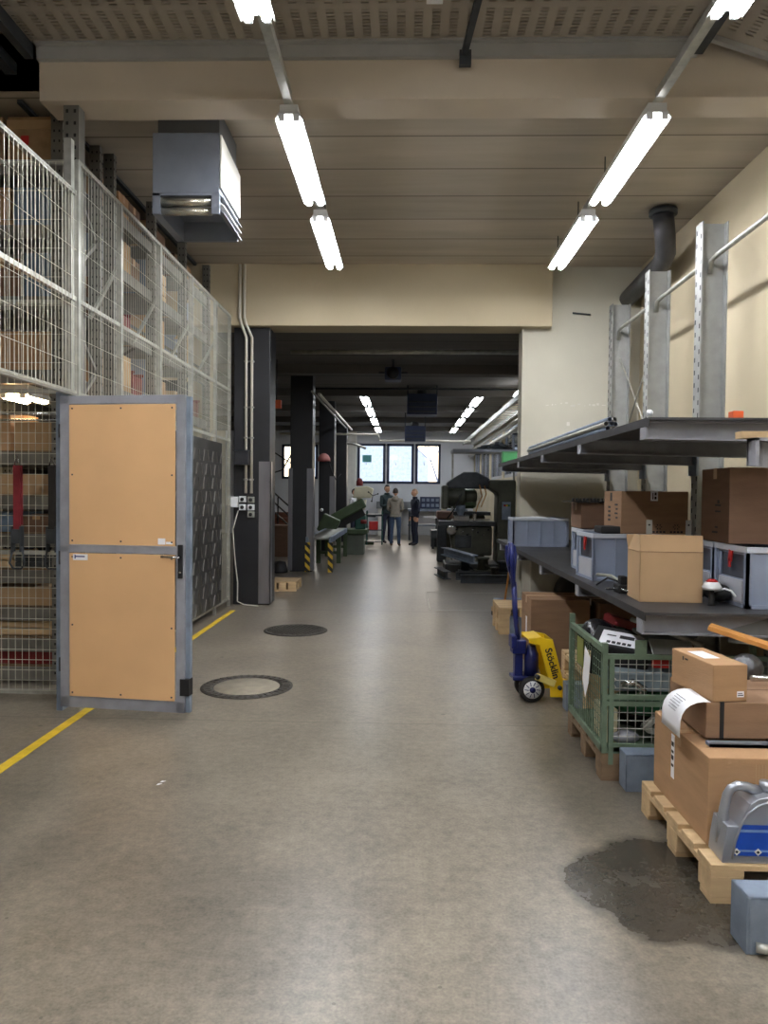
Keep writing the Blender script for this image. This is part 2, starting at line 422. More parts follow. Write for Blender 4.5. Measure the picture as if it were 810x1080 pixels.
# back hall right wall with strip windows high up
mb = MB(); xw = 2.45
mb.box(xw, xw + .25, YP + .3, YF + .3, 0, 1.9).box(xw, xw + .25, YP + .3, YF + .3, 3.1, ZB)
spans = [(10.5, 12.9), (13.3, 15.7), (16.1, 18.5), (18.9, 21.3), (21.7, 24.1), (24.5, 26.2)]
e = YP + .3
for a, b in spans: mb.box(xw, xw + .25, e, a, 1.9, 3.1); e = b
mb.box(xw, xw + .25, e, YF + .3, 1.9, 3.1)
struct('wall_back_hall_right', mb, cream_w, loc=(0, 0, 0))
for n, (a, b) in enumerate(spans):
    w = thing('window_%d' % (n + 5), 'x', 'window'); del w['label']; del w['category']; w['kind'] = 'structure'; w.location = (xw, (a + b) / 2, 1.9)
    mb = MB(); mb.box(xw + .02, xw + .1, a, b, 1.9, 1.98).box(xw + .02, xw + .1, a, b, 3.02, 3.1)
    for q in (a + .04, (a + b) / 2, b - .04): mb.box(xw + .02, xw + .1, q - .04, q + .04, 1.98, 3.02)
    mb.build('window_frame', steel, w, world=True)
    MB().box(xw + .05, xw + .056, a, b, 1.95, 3.05).build('pane', glass_m, w, world=True)
# yellow line, floor patches
struct('trim_3', MB().box(-2.185, -2.12, 1.5, 9.25, .0, .002), yline, loc=(0, 0, 0))
struct('trim_4', MB().box(.33, .345, 9.5, 11.2, 0, .002).box(.33, 1.6, 11.2, 11.23, 0, .002).box(.33, 1.4, 9.5, 9.52, 0, .002), yline if False else M('pale_line', (170, 168, 160), .6, var=.2), loc=(0, 0, 0))

# ---------------------------------------------------------- perforated planks overhead
g = MB(); g.box(-2.62, 1.93, 1.2, 5.16, 4.60, 4.606)
t = thing('perforated_walkway', 'perforated metal planks of the overhead walkway above the cross beam', 'walkway', (0, 3, 4.6))
g.build('perforated_deck', grate_m, t, world=True)
for y in (4.5, 3.9, 3.3, 2.7, 2.1, 1.5): MB().box(-2.62, 1.93, y, y + .05, 4.53, 4.598).build('cross_joist', beamtop, t, world=True)
for x in (-2.68, 1.93): MB().box(x, x + .06, 1.2, 5.16, 4.5, 4.64).build('edge_channel', darksteel, t, world=True)
MB().bar((.42, 4.5, 4.5), (.37, 5.17, 4.5), .04).box(.34, .42, 5.12, 5.16, 4.42, 4.52).build('bracket', darksteel, t, world=True)
MB().box(.10, .2, 4.52, 4.62, 4.5, 4.53).build('junction_box', whitepl, t, world=True)
t = thing('sloped_walkway_panel', 'sloping perforated metal panel above the right light strip', 'panel', (2.4, 4.5, 4.3))
mb = MB(); mb.prism([(1.99, 1.2, 4.60), (3.0, 1.2, 4.27), (3.0, 5.12, 4.27), (1.99, 5.12, 4.60)], (0, 0, .006)); mb.build('perforated_deck', grate_m, t, world=True)
for y in (5.1, 4.1, 3.1): MB().bar((1.99, y, 4.585), (3.0, y, 4.255), .04, .04).build('frame_bar', beamtop, t, world=True)

# ---------------------------------------------------------- lights
def lamp(x, y0, y1, z, label, group, mat=tube_on, w=.20):
    t = thing('ceiling_light', label, 'light', (x, (y0 + y1) / 2, z), 0, group)
    L = (y1 - y0) / 2
    mb = MB(); mb.box(-w * .32, w * .32, -L, L, .035, .10); mb.prism([(-w / 2, -L, .0), (-w * .34, -L, .05), (w * .34, -L, .05), (w / 2, -L, .0), (w * .47, -L, 0), (w * .31, -L, .044), (-w * .31, -L, .044), (-w * .47, -L, 0)], (0, 2 * L, 0))
    mb.build('housing', lamphouse, t)
    for s in (-1, 1):
        MB().tube([(s * w * .26, -L + .03, .008), (s * w * .26, L - .03, .008)], .030, 10).build('fluorescent_tube', mat, t)
        mb = MB().box(s * w * .26 - .022, s * w * .26 + .022, -L, -L + .03, -.012, .04).box(s * w * .26 - .022, s * w * .26 + .022, L - .03, L, -.012, .04); mb.build('tube_holder', whitepl, t)
    return t
ZL = 4.12
gl = 'near fluorescent ceiling lights'
for x, side in ((-.845, 'left'), (1.72, 'right')):
    for y0, y1, nm in ((5.24, 6.79, 'larger'), (7.16, 8.70, 'smaller')):
        lamp(x, y0, y1, ZL, 'lit fluorescent twin tube light under the %s trunking, the %s of two' % (side, nm), gl)
    for y0, y1 in ((2.62, 4.17), (.6, 2.15), (-1.6, -.05), (-3.8, -2.25)):
        if side == 'left' and y0 > 2: pass
        lamp(x, y0, y1, ZL, 'lit fluorescent light of the %s row %s' % (side, 'just ahead of the camera below the walkway' if y0 > 2 else 'behind the camera'), gl)
    t = tag(MB().box(x - .03, x + .03, -4, 8.9, ZL + .10, ZL + .16).build('light_trunking', galv), 'long thin metal trunking carrying the %s row of lights' % side, 'trunking')
    for y in (5.6, 6.6, 7.6, 8.6): MB().tube([(x, y, ZL + .16), (x, y, ZC)], .006, 6).build('hanger_rod', darksteel, t, world=True)
gf = 'far hall fluorescent lights'
names = ['nearest', 'second', 'third', 'furthest']
for i, (ya, yb) in enumerate(((16.1, 17.8), (18.5, 20.2), (21.1, 22.8), (24.0, 25.5))):
    lamp(1.6, ya, yb, 3.6, 'lit fluorescent light in the right row of the far hall, %s' % names[i], gf, tube_far, .2)
    lamp(-.92, ya, yb, 3.6, 'lit fluorescent light in the left row of the far hall, %s' % names[i], gf, tube_far, .2)
lamp(2.3, 14.6, 15.6, 3.55, 'small lit light by the right pier of the opening', gf, tube_far, .14)
# long light tube left side of far hall
t = tag(MB().tube([(-1.55, 13.2, 3.25), (-1.5, 20.5, 3.25)], .03, 8).build('conduit_pipe', cable), 'long pale pipe running away under the far hall ceiling on the left', 'pipe')
MB().tube([(-1.68, 13.2, 3.3), (-1.66, 20.5, 3.3)], .02, 8).build('conduit', galv, t, world=True)

# ---------------------------------------------------------- black columns of the opening
def column(x0, x1, y, z1, label, guards=True, gl_=None, d=.42):
    t = thing('steel_column', label, 'column', ((x0 + x1) / 2, y, 0), 0, 'black columns along the passage')
    MB().box(x0, x1, y - .001, y + d, 0, z1).build('shaft', blackcol, t, world=True, bevel=.01)
    for gx0, gx1, gz in (gl_ or []):
        MB().box(gx0, gx1, y - .02, y - .002, .02, gz).box(gx1 - .012 if gx1 > (x0 + x1) / 2 else gx0, gx1 if gx1 > (x0 + x1) / 2 else gx0 + .012, y - .02, y + .1, .02, gz).build('corner_guard', guard, t, world=True)
    return t
column(-2.27, -1.79, YP - .02, 3.659, 'black column nearest the camera, with sockets and pipes on its left', gl_=[(-1.93, -1.77, 1.9)])
column(-2.17, -1.75, 13.9, ZB, 'second black column from the camera, roller conveyor beside it', gl_=[(-2.2, -2.12, 1.95), (-1.85, -1.72, 1.95)])
column(-2.13, -1.75, 18.2, ZB, 'third black column, with a pink helmet hanging on it', gl_=[(-1.86, -1.72, 1.9)])
column(-2.1, -1.78, 22.4, ZB, 'fourth and furthest black column before the windows')
tag(MB().box(-2.05, -1.75, 26.2, YF, 0, ZB).build('wall_pier', white), 'white pier on the far wall left of the windows', 'pier')
# sockets and switch box on first column
t = thing('socket_cluster', 'cluster of grey wall sockets on the nearest black column', 'socket', (-2.05, YP - .03, 1.3))
for i, (px, py) in enumerate(((255, 528), (264, 528.5), (264, 536.5), (264, 544), (255, 536.5))):
    p = W(px, py, YP - .05)
    MB().box(p.x - .042, p.x + .042, YP - .09, YP - .022, p.z - .04, p.z + .04).build('socket', galv if i % 2 else whitepl, t, world=True, bevel=.006)
    MB().lathe([(.0, 0), (.024, .0), (.024, .01), (0, .01)], (p.x, YP - .1, p.z), 12, 'y').build('socket_face', dark, t, world=True)
p = W(247, 531, YP - .05); MB().box(p.x - .05, p.x + .04, YP - .1, YP - .022, p.z - .07, p.z + .07).build('junction_box', whitepl, t, world=True, bevel=.006)
t = thing('switch_box', 'black switch box over the pipes on the nearest black column', 'box', (-2.15, YP - .1, 1.9))
p = W(255, 484.5, YP - .1); MB().box(p.x - .1, p.x + .09, YP - .2, YP - .021, p.z - .09, p.z + .09).build('housing', blackcol, t, world=True, bevel=.006)
MB().box(p.x - .11, p.x + .10, YP - .21, YP - .021, p.z + .09, p.z + .1).build('lid', darksteel, t, world=True)
for i, (xa, xb) in enumerate(((-2.10, -2.11), (-2.025, -2.055))):
    mb = MB()
    u = [(-2.165, -2.105)[i], YP - .16]
    mb.tube([(u[0], YP - .16, ZC - .02), (u[0], YP - .16, 3.76), (u[0] + .02, YP - .16, 3.68), (xa, YP - .06, 3.52), (xa, YP - .045, 1.48)], .019, 10)
    o = mb.build('conduit_pipe', cable); tag(o, 'pale electrical conduit down the nearest black column, %s of the pair' % ('left' if i == 0 else 'right'), 'pipe', 'conduits on the nearest column')
    mb = MB()
    for z in (3.2, 2.6, 2.2, 1.65): MB().box(xa - .026, xa + .026, YP - .07, YP - .021, z, z + .02).build('pipe_clip', galv, o, world=True)
tag(MB().tube([(-2.2, YP - .04, 1.25), (-2.27, YP - .05, 1.0), (-2.24, YP - .05, .6), (-2.2, YP - .06, .3), (-2.2, YP - .07, .05), (-2.1, YP - .12, .015), (-1.9, YP - .2, .012)], .008, 6).build('power_cable', cable), 'thin white cable hanging down to the floor beside the nearest column', 'cable')

# ---------------------------------------------------------- manholes
t = thing('manhole_cover', 'near round manhole cover with concrete centre and iron ring', 'manhole', (-1.2, 5.62, 0))
MB().lathe([(.255, .001), (.255, .006), (.35, .006), (.35, .001)], (0, 0, 0), 48).build('iron_ring', castiron, t)
mb = MB()
for k in range(36):
    a = 2 * math.pi * k / 36
    mb.obox((.302 * math.cos(a), .302 * math.sin(a), .009), (.055, .022, .006), Matrix.Rotation(a, 3, 'Z'))
mb.build('ring_lugs', castiron, t)
MB().lathe([(0.0, .001), (.0, .005), (.25, .005), (.25, .001)], (0, 0, 0), 40).build('concrete_centre', M('cover_concrete', (128, 120, 104), .8, var=.15, scale=12), t)
t = thing('manhole_cover', 'far round manhole cover of ribbed iron', 'manhole', (-1.17, 7.95, 0))
MB().lathe([(.0, .001), (.0, .005), (.345, .005), (.345, .001)], (0, 0, 0), 48).build('iron_plate', castiron, t)
mb = MB()
for k in range(-7, 8):
    x = k * .042; h = math.sqrt(max(0, .30 ** 2 - x * x)); mb.bar((x - .0, -h, .008), (x, h, .008), .014, .006)
mb.build('ribs', castiron, t, rot=(0, 0, R(35)))
MB().lathe([(.31, .004), (.31, .011), (.335, .011), (.335, .004)], (0, 0, 0), 48).build('rim', castiron, t)
for i, (px, py) in enumerate(((170, 833), (166, 836))):
    p = W(px, py, 1170 / (py - 520)); tag(MB().sheet([[(p.x - .012, p.y - .01, .003), (p.x, p.y - .014, .006)], [(p.x - .008, p.y + .012, .004), (p.x + .014, p.y + .01, .003)]], .001).build('paper_scrap', paper), 'tiny scrap of white paper on the floor before the panelled door, %s' % ('the right one' if i == 0 else 'the left one'), 'litter')

# ---------------------------------------------------------- unit heater
t = thing('unit_heater', 'large blue grey unit heater hanging above the mesh fence', 'heater', (-1.71, 6.0, 3.66))
x0, x1, y0, y1 = -1.975, -1.455, 5.72, 6.37
MB().box(x0, x1, y0, y1, 3.80, 4.26).build('casing', heat, t, world=True, bevel=.006)
MB().box(x0 + .03, x1 - .01, y0 + .04, y1 - .04, 4.26, 4.45).build('intake_duct', M('duct_grey', (108, 110, 112), .5, metal=.2, var=.06), t, world=True)
mb = MB().box(x0, x0 + .06, y0, y1, 3.64, 3.80).box(x1 - .06, x1, y0, y0 + .04, 3.64, 3.80).box(x0, x1, y1 - .03, y1, 3.64, 3.80).box(x0, x1, y0 + .0, y0 + .03, 3.78, 3.80)
mb.build('outlet_frame', heat, t, world=True)
mb = MB(); mb.tube([(x0 + .06, y0 + .04, 3.745), (x1 - .06, y0 + .04, 3.745)], .034, 16); mb.tube([(x0 + .06, y0 + .05, 3.675), (x1 - .06, y0 + .05, 3.675)], .03, 16)
mb.build('front_louvre', M('louvre_metal', (190, 186, 172), .25, metal=.8, var=.05), t, world=True)
MB().prism([(x1 + .005, y0, 3.84), (x1 + .005, y1, 3.84), (x1 + .005, y1, 4.2), (x1 + .005, y0, 4.24)], (.012, 0, 0)).build('lit_side_panel', white, t, world=True)  # lamplight on this side is put into the white colour
for k in range(3):
    z = 3.80 - k * .055
    MB().prism([(x1 - .03, y0 + .03, z), (x1 + .03, y0 + .03, z - .035), (x1 + .03, y1, z - .035), (x1 - .03, y1, z)], (0, 0, .008)).build('side_louvre', white if k == 1 else heat, t, world=True)
mb = MB()
for x in (x0 + .04, x1 - .03):
    for y in (y0 + .08, y1 - .05): mb.tube([(x, y, 4.26), (x, y, ZC)], .01, 6)
mb.build('hanger_rod', darksteel, t, world=True)
# far heaters
def far_heater(px0, px1, py0, py1, y, label):
    a = W(px0, py1, y); b = W(px1, py0, y)
    t = thing('unit_heater', label, 'heater', ((a.x + b.x) / 2, y, a.z), 0, 'unit heaters in the far hall')
    w = (b.x - a.x) / 2; h = b.z - a.z
    MB().box(-w, w, 0, .5, 0, h * .66).build('casing', navy, t, bevel=.01)
    mb = MB().box(-w, -w + .03, 0, .05, h * .6, ZB - a.z).box(w - .03, w, 0, .05, h * .6, ZB - a.z); mb.build('hanger', darksteel, t)
    MB().lathe([(.0, 0), (.1, 0), (.1, .12), (0, .12)], (0, .2, h * .66), 14).build('motor', dark, t)
    mb = MB()
    for k in range(3): mb.box(-w + .04, w - .04, -.03, 0, .05 + k * .1, .07 + k * .1)
    mb.build('louvre', darksteel, t)
far_heater(428, 460, 404, 437, 15.5, 'dark blue heater hanging in the far hall, the larger one')
far_heater(426, 448, 441, 465, 19.5, 'dark blue heater hanging in the far hall, the smaller one nearer the windows')
t = thing('ceiling_fan_unit', 'small dark ventilator hanging left of the far hall heaters', 'ventilator', tuple(W(413, 401, 12.4)))
MB().box(-.14, .14, 0, .3, 0, .22).build('casing', navy, t, bevel=.02)
MB().lathe([(.0, 0), (.1, 0), (.1, .06), (0, .06)], (0, -.06, .11), 16, 'y').build('grille', dark, t)
MB().box(-.02, .02, .1, .14, .22, ZB - W(413, 401, 12.4).z).build('hanger', darksteel, t)
MB().box(-.24, .24, .1, .13, .12, .15).build('crossbar', darksteel, t)
# transverse pipes in the far hall
tag(MB().tube([(-1.75, 11.2, 3.62), (1.9, 11.2, 3.63)], .035, 10).build('ceiling_pipe', galv), 'pale pipe crossing just under the ceiling behind the opening', 'pipe')
tag(MB().tube([(-2.1, 14.6, 3.55), (2.3, 14.6, 3.55)], .02, 8).build('ceiling_pipe', darksteel), 'thin dark pipe crossing the far hall ceiling', 'pipe')
tag(MB().tube([(-3.5, 20.5, 3.12), (-1.0, 20.5, 3.12), (-.75, 20.5, 3.12), (-.72, 20.5, 2.95), (1.8, 20.5, 2.95)], .03, 8).build('ceiling_pipe', cable), 'pale pipe with a step crossing in front of the far windows', 'pipe')
tag(MB().tube([(-3.2, 22.5, 3.0), (-1.6, 22.5, 3.0), (-1.2, 22.5, 2.85)], .04, 8).build('ceiling_pipe', galv), 'short thick pipe on the left near the far windows', 'pipe')
for i, y in enumerate((13, 16, 19, 22, 25)):
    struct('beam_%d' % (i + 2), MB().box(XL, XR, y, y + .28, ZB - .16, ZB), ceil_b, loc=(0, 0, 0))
# cable trays on the right of far hall
t = thing('cable_tray', 'cable tray running along the right wall high in the far hall', 'cable tray', (2.1, 18, 3.1))
MB().box(2.0, 2.04, 10.3, 26, 3.2, 3.3).box(2.36, 2.4, 10.3, 26, 3.2, 3.3).build('side_rail', galv, t, world=True)
for k in range(40): MB().box(2.0, 2.4, 10.4 + k * .39, 10.45 + k * .39, 3.2, 3.22).build('rung', galv, t, world=True)
t = thing('heating_pipes', 'pair of pale pipes along the right wall of the far hall', 'pipe', (2.2, 18, 2.9))
for dz in (0, .16): MB().tube([(2.3, 10.3, 2.85 + dz), (2.3, YF, 2.85 + dz)], .05, 8).build('pipe', cable, t, world=True)
for y in (13.1, 15.9, 18.7, 21.5, 24.3): MB().box(2.28, 2.45, y - .03, y + .03, 2.77, 2.80).build('pipe_bracket', darksteel, t, world=True)
# duct in the ceiling corner
t = thing('corner_duct', 'fat dark duct bending along the ceiling corner above the rack', 'duct', (2.75, 8.6, 4.0))
MB().tube([(2.62, 7.75, 4.40), (2.66, 7.8, 4.18), (2.74, 8.0, 4.08), (2.8, 8.3, 4.06), (2.86, YP, 4.05)], .105, 14).build('pipe', M('duct_dark', (74, 74, 78), .5, metal=.3, var=.15), t, world=True)
MB().lathe([(.105, 0), (.14, 0), (.14, .05), (.105, .05)], (2.62, 7.75, 4.38), 16).build('collar', darksteel, t, world=True)
# marks on pilaster: socket plate & chips
tag(MB().box(1.73, 1.9, YP - .004, YP, 1.95, 2.1).build('wall_notice', paper), 'faded white notice on the grey plaster wall above the long shelf', 'notice')
tag(MB().tube([(2.15, YP - .02, 3.86), (2.38, YP - .02, 3.84)], .012, 6).build('wall_bracket', darksteel), 'thin dark bracket high on the grey plaster wall', 'bracket')
mb = MB()
for k in range(14): mb.obox((1.85 + k * .06 + random.uniform(-.02, .02), YP - .001, 2.68 + random.uniform(-.02, .02)), (random.uniform(.01, .05), .002, random.uniform(.008, .03)))
mb.box(2.1, 2.14, YP - .002, YP, 2.4, 2.45)
struct('trim_5', mb, M('bare_plaster', (214, 210, 200), .9), loc=(0, 0, 0))

# ============================================================ MESH FENCE on the left
XFN = -2.3
def wires(mb, ax, fixed, u0, u1, z0, z1, du=.05, dz=.1, r=.0021):
    n = max(1, round((u1 - u0) / du))
    def P(u, z, o=0): return (fixed + o, u, z) if ax == 'y' else (u, fixed + o, z)
    for k in range(n + 1):
        u = u0 + (u1 - u0) * k / n; mb.tube([P(u, z0), P(u, z1)], r, 4, cap=False)
    n = max(1, round((z1 - z0) / dz))
    for k in range(n + 1):
        z = z0 + (z1 - z0) * k / n; mb.tube([P(u0, z, r * 2), P(u1, z, r * 2)], r, 4, cap=False)
ft = thing('mesh_fence', 'tall galvanised wire mesh fence along the aisle side of the storage rack', 'fence', (XFN, 7.4, 0))
posts = [5.13, 5.9, 6.85, 7.87, 8.88, 9.6]
for y in posts: MB().box(XFN - .02, XFN + .02, y - .02, y + .02, 0, 3.78).build('post', galv, ft, world=True)
for z in (.10, 2.17, 2.82, 3.78): MB().box(XFN - .014, XFN + .014, 5.13, 9.6, z - .014, z + .014).build('rail', galv, ft, world=True)
for a, b in zip(posts, posts[1:]):
    mb = MB(); wires(mb, 'y', XFN + .016, a, b, .1, 3.78, .05, .2); mb.build('mesh_panel', wirem, ft, world=True)
for y in (5.9, 6.85, 7.87, 8.88):
    for z in (3.3, 2.25): MB().bar((XFN - .01, y, z), (XFN - .25, y + .02, z - .42), .035, .02).build('strut', galv, ft, world=True)
ft2 = thing('mesh_fence', 'wire mesh transom above the open panelled door, nearer the camera', 'fence', (XFN, 4.2, 2.17))
for z in (2.17, 2.82, 3.545): MB().box(XFN - .016, XFN + .016, 2.6, 5.09, z - .016, z + .016).build('rail', galv, ft2, world=True)
for y in (3.9,): MB().box(XFN - .02, XFN + .02, y - .02, y + .02, 2.17, 3.545).build('post', galv, ft2, world=True)
MB().box(XFN - .05, XFN - .0, 5.04, 5.09, 0, 3.9).build('post', galv, ft2, world=True)
mb = MB(); wires(mb, 'y', XFN + .018, 2.6, 5.07, 2.17, 3.545, .05, .2); mb.build('mesh_panel', wirem, ft2, world=True)
# frontal partition
ft3 = thing('mesh_partition', 'wire mesh partition facing the camera left of the door frame', 'fence', (-2.9, 5.22, 0))
for z in (.05, 1.05, 2.2, 2.83, 3.81): MB().box(-4.4, -2.36, 5.2, 5.225, z - .015, z + .015).build('rail', galv, ft3, world=True)
for x in (-2.38, -4.4): MB().box(x - .02, x + .02, 5.19, 5.23, 0, 3.81).build('post', galv, ft3, world=True)
mb = MB(); wires(mb, 'x', 5.196, -4.38, -2.38, .06, 2.2, .05, .075, .002); mb.build('mesh_panel', wirem, ft3, world=True, label='lower square mesh panel')
mb = MB(); wires(mb, 'x', 5.196, -4.38, -2.38, 2.2, 3.81, .05, .2, .002); mb.build('mesh_panel', wirem, ft3, world=True)

# ---------------------------------------------------------- door with two boards
d = thing('panelled_door', 'open grey steel door with two tan fibreboard panels', 'door', (-2.30, 4.90, 0), R(-7))
DW = .88; DB = .045; DT = 2.125; fw = .06
mb = MB().box(0, fw + .01, -.025, .025, DB, DT).box(DW - fw, DW, -.025, .025, DB, DT).box(0, DW, -.025, .025, DT - .055, DT).box(0, DW, -.025, .025, DB, DB + .075).box(0, DW, -.025, .025, 1.085, 1.135)
mb.build('frame', steel, d, bevel=.003)
MB().box(DW, DW + .03, -.005, .03, DB, DT - .01).build('edge_profile', steelb, d, bevel=.002)
for z0, z1 in ((DB + .078, 1.082), (1.14, DT - .06)):
    p = MB().box(fw + .013, DW - fw - .005, -.034, -.026, z0, z1).build('board', mdf, d, bevel=.0015)
    mb = MB()
    for x in (fw + .035, DW / 2, DW - fw - .025):
        for z in (z0 + .025, z1 - .025): mb.lathe([(.006, -.0385), (.006, -.034)], (x, 0, z), 8, 'y') if False else mb.obox((x, -.035, z), (.010, .005, .010))
    for x in (fw + .035, DW - fw - .025): mb.obox((x, -.035, (z0 + z1) / 2), (.010, .005, .010))
    mb.build('screws', darksteel, p)
l = MB().box(.10, .205, -.036, -.034, 1.035, 1.075).build('sticker', paper, d)
mb = MB().box(.115, .185, -.0375, -.036, 1.055, 1.064).box(.112, .12, -.0375, -.036, 1.045, 1.07); mb.build('print', M('blue_ink', (70, 80, 130), .6), l)
l = MB().box(.70, .75, -.036, -.034, 1.15, 1.19).box(.755, .80, -.0355, -.034, 1.153, 1.168).build('sticker', paper, d, label='torn white sticker')
h = MB().box(DW - .045, DW - .012, -.035, -.025, .93, 1.15).build('lock_plate', dark, d, bevel=.003)
MB().tube([(DW - .028, -.03, 1.07), (DW - .028, -.075, 1.07), (DW - .05, -.085, 1.072), (DW - .135, -.085, 1.075)], .009, 10).build('door_handle', chrome, h)
MB().lathe([(.0, -.04), (.008, -.04), (.008, -.034), (0, -.034)], (DW - .028, 0, .97), 10, 'y').build('key_cylinder', chrome, h)
for z in (.28, 1.0, 1.85): MB().tube([(-.012, 0, z), (-.012, 0, z + .09)], .012, 10).build('hinge', darksteel, d)
MB().box(DW - .03, DW + .032, -.03, .034, .16, .27).build('kick_bolt', dark, d)
tag(MB().box(XFN - .055, XFN - .015, 4.93, 5.03, 0, 2.16).build('door_post', steelb), 'grey steel post the panelled door hangs on', 'post')

# diamond plate sheet
t = thing('tread_plate_sheet', 'dark tread plate metal sheet fixed to the mesh fence behind the door', 'metal sheet', (-2.24, 8.0, .12))
MB().box(-2.262, -2.256, 6.9, 9.05, .13, 2.09).build('plate', M('tread_plate', (88, 86, 84), .32, metal=.75, var=.3, scale=2), t, world=True)
mb = MB()
for i in range(11):
    for j in range(12):
        y = 7.0 + i * .19 + (.095 if j % 2 else 0); z = .2 + j * .155
        if y > 9.0: continue
        s = 1 if (i + j) % 2 else -1
        mb.bar((-2.253, y - .025, z - .06 * s), (-2.253, y + .025, z + .06 * s), .008, .016, up=(0, 1, 0))
mb.build('tread_pattern', M('tread_plate_raised', (120, 116, 112), .3, metal=.8), t, world=True)
# ============================================================ STORAGE RACKS behind the fence
def upright(mb, hb, x, y, z1, face, w=.09, d=.06):
    """perforated rack post; face 'y' -> holes look at the camera, 'x' -> holes look at the aisle"""
    mb.box(x - w / 2, x + w / 2, y - d / 2, y + d / 2, 0, z1)
    z = .08
    while z < z1 - .05:
        for s in (-.02, .02):
            if face in 'xb': hb.box(x + w / 2, x + w / 2 + .0015, y + s - .006, y + s + .006, z, z + .018)
            hb.box(x + s - .006, x + s + .006, y - d / 2 - .0015, y - d / 2, z, z + .018)
        z += .075
LV = [.14, .62, 1.17, 1.80, 2.42, 2.98, 3.52, 4.0]
ORD = ['lowest', 'second', 'third', 'fourth', 'fifth', 'sixth', 'seventh', 'top']
def rack(name, label, frames, levels, axis, depth0, depth1, z1):
    t = thing(name, label, 'rack', ((depth0 + depth1) / 2, sum(frames) / len(frames), 0) if axis == 'y' else (sum(frames) / len(frames), (depth0 + depth1) / 2, 0))
    for f in frames:
        for dd in (depth0, depth1):
            mb, hb = MB(), MB()
            x, y = (dd, f) if axis == 'y' else (f, dd)
            upright(mb, hb, x, y, z1, 'b')
            u = mb.build('upright', rackst, t, world=True); hb.build('slots', dark, u, world=False) if False else None
            hb2 = hb.build('slots', dark, u, world=True)
        mb = MB(); z = .3; k = 0
        while z < z1 - .6:
            a, b = (depth0, depth1) if k % 2 else (depth1, depth0)
            mb.bar((a, f, z) if axis == 'y' else (f, a, z), (b, f, z + .55) if axis == 'y' else (f, b, z + .55), .03); z += .55; k += 1
        mb.build('brace', rackst, t, world=True)
    for z in levels:
        for a, b in zip(frames, frames[1:]):
            lo, hi = min(a, b) + .045, max(a, b) - .045
            for dd in (depth0, depth1):
                if axis == 'y': m = MB().box(dd - .02, dd + .02, lo, hi, z - .11, z - .01)
                else: m = MB().box(lo, hi, dd - .02, dd + .02, z - .11, z - .01)
                m.build('beam', rackst, t, world=True)
            d0, d1 = min(depth0, depth1), max(depth0, depth1)
            if axis == 'y': m = MB().box(d0 + .0, d1, lo, hi, z - .012, z)
            else: m = MB().box(lo, hi, d0, d1, z - .012, z)
            m.build('shelf_board', woodd if z < 2 else rackst, t, world=True)
    return t
rack('pallet_rack', 'grey perforated pallet rack along the aisle behind the tall mesh fence', [6.45, 7.50, 8.54, 9.58], LV, 'y', -2.60, -3.5, 4.42)
rack('shelf_rack', 'grey shelf rack facing the camera left of the door post', [-2.66, -4.6], [.14, .36, .60, .89, 1.17, 1.46, 1.80, 2.42, 2.98, 3.52, 4.0], 'x', 5.62, 6.3, 4.42)
tag(MB().box(-2.455, -2.345, 5.26, 5.36, 0, 4.42).build('rack_column', rackst), 'tall perforated steel post at the corner of the mesh cage', 'post')
hb = MB(); z = .1
while z < 4.3:
    for s in (-.028, .028): hb.box(-2.40 + s - .009, -2.40 + s + .009, 5.257, 5.2595, z, z + .024)
    z += .085
hb.build('slots', dark, bpy.data.objects['rack_column'], world=True)
kinds = [
    ('cardboard_box', 'brown cardboard box', card, 'box'), ('cardboard_box', 'dark brown cardboard box', card2, 'box'), ('cardboard_box', 'pale tan cardboard box', cardl, 'box'),
    ('storage_bin', 'green plastic storage bin', greenpl, 'bin'), ('storage_bin', 'blue plastic storage bin', bluepl, 'bin'), ('storage_bin', 'grey plastic storage bin', crate_m, 'bin'),
    ('storage_bin', 'dark red plastic bin', redd, 'bin'), ('tool_case', 'black tool case', darksteel, 'case'), ('wooden_crate', 'wooden crate', wood, 'crate'), ('cardboard_box', 'slate blue cardboard box', bluegrey, 'box')]
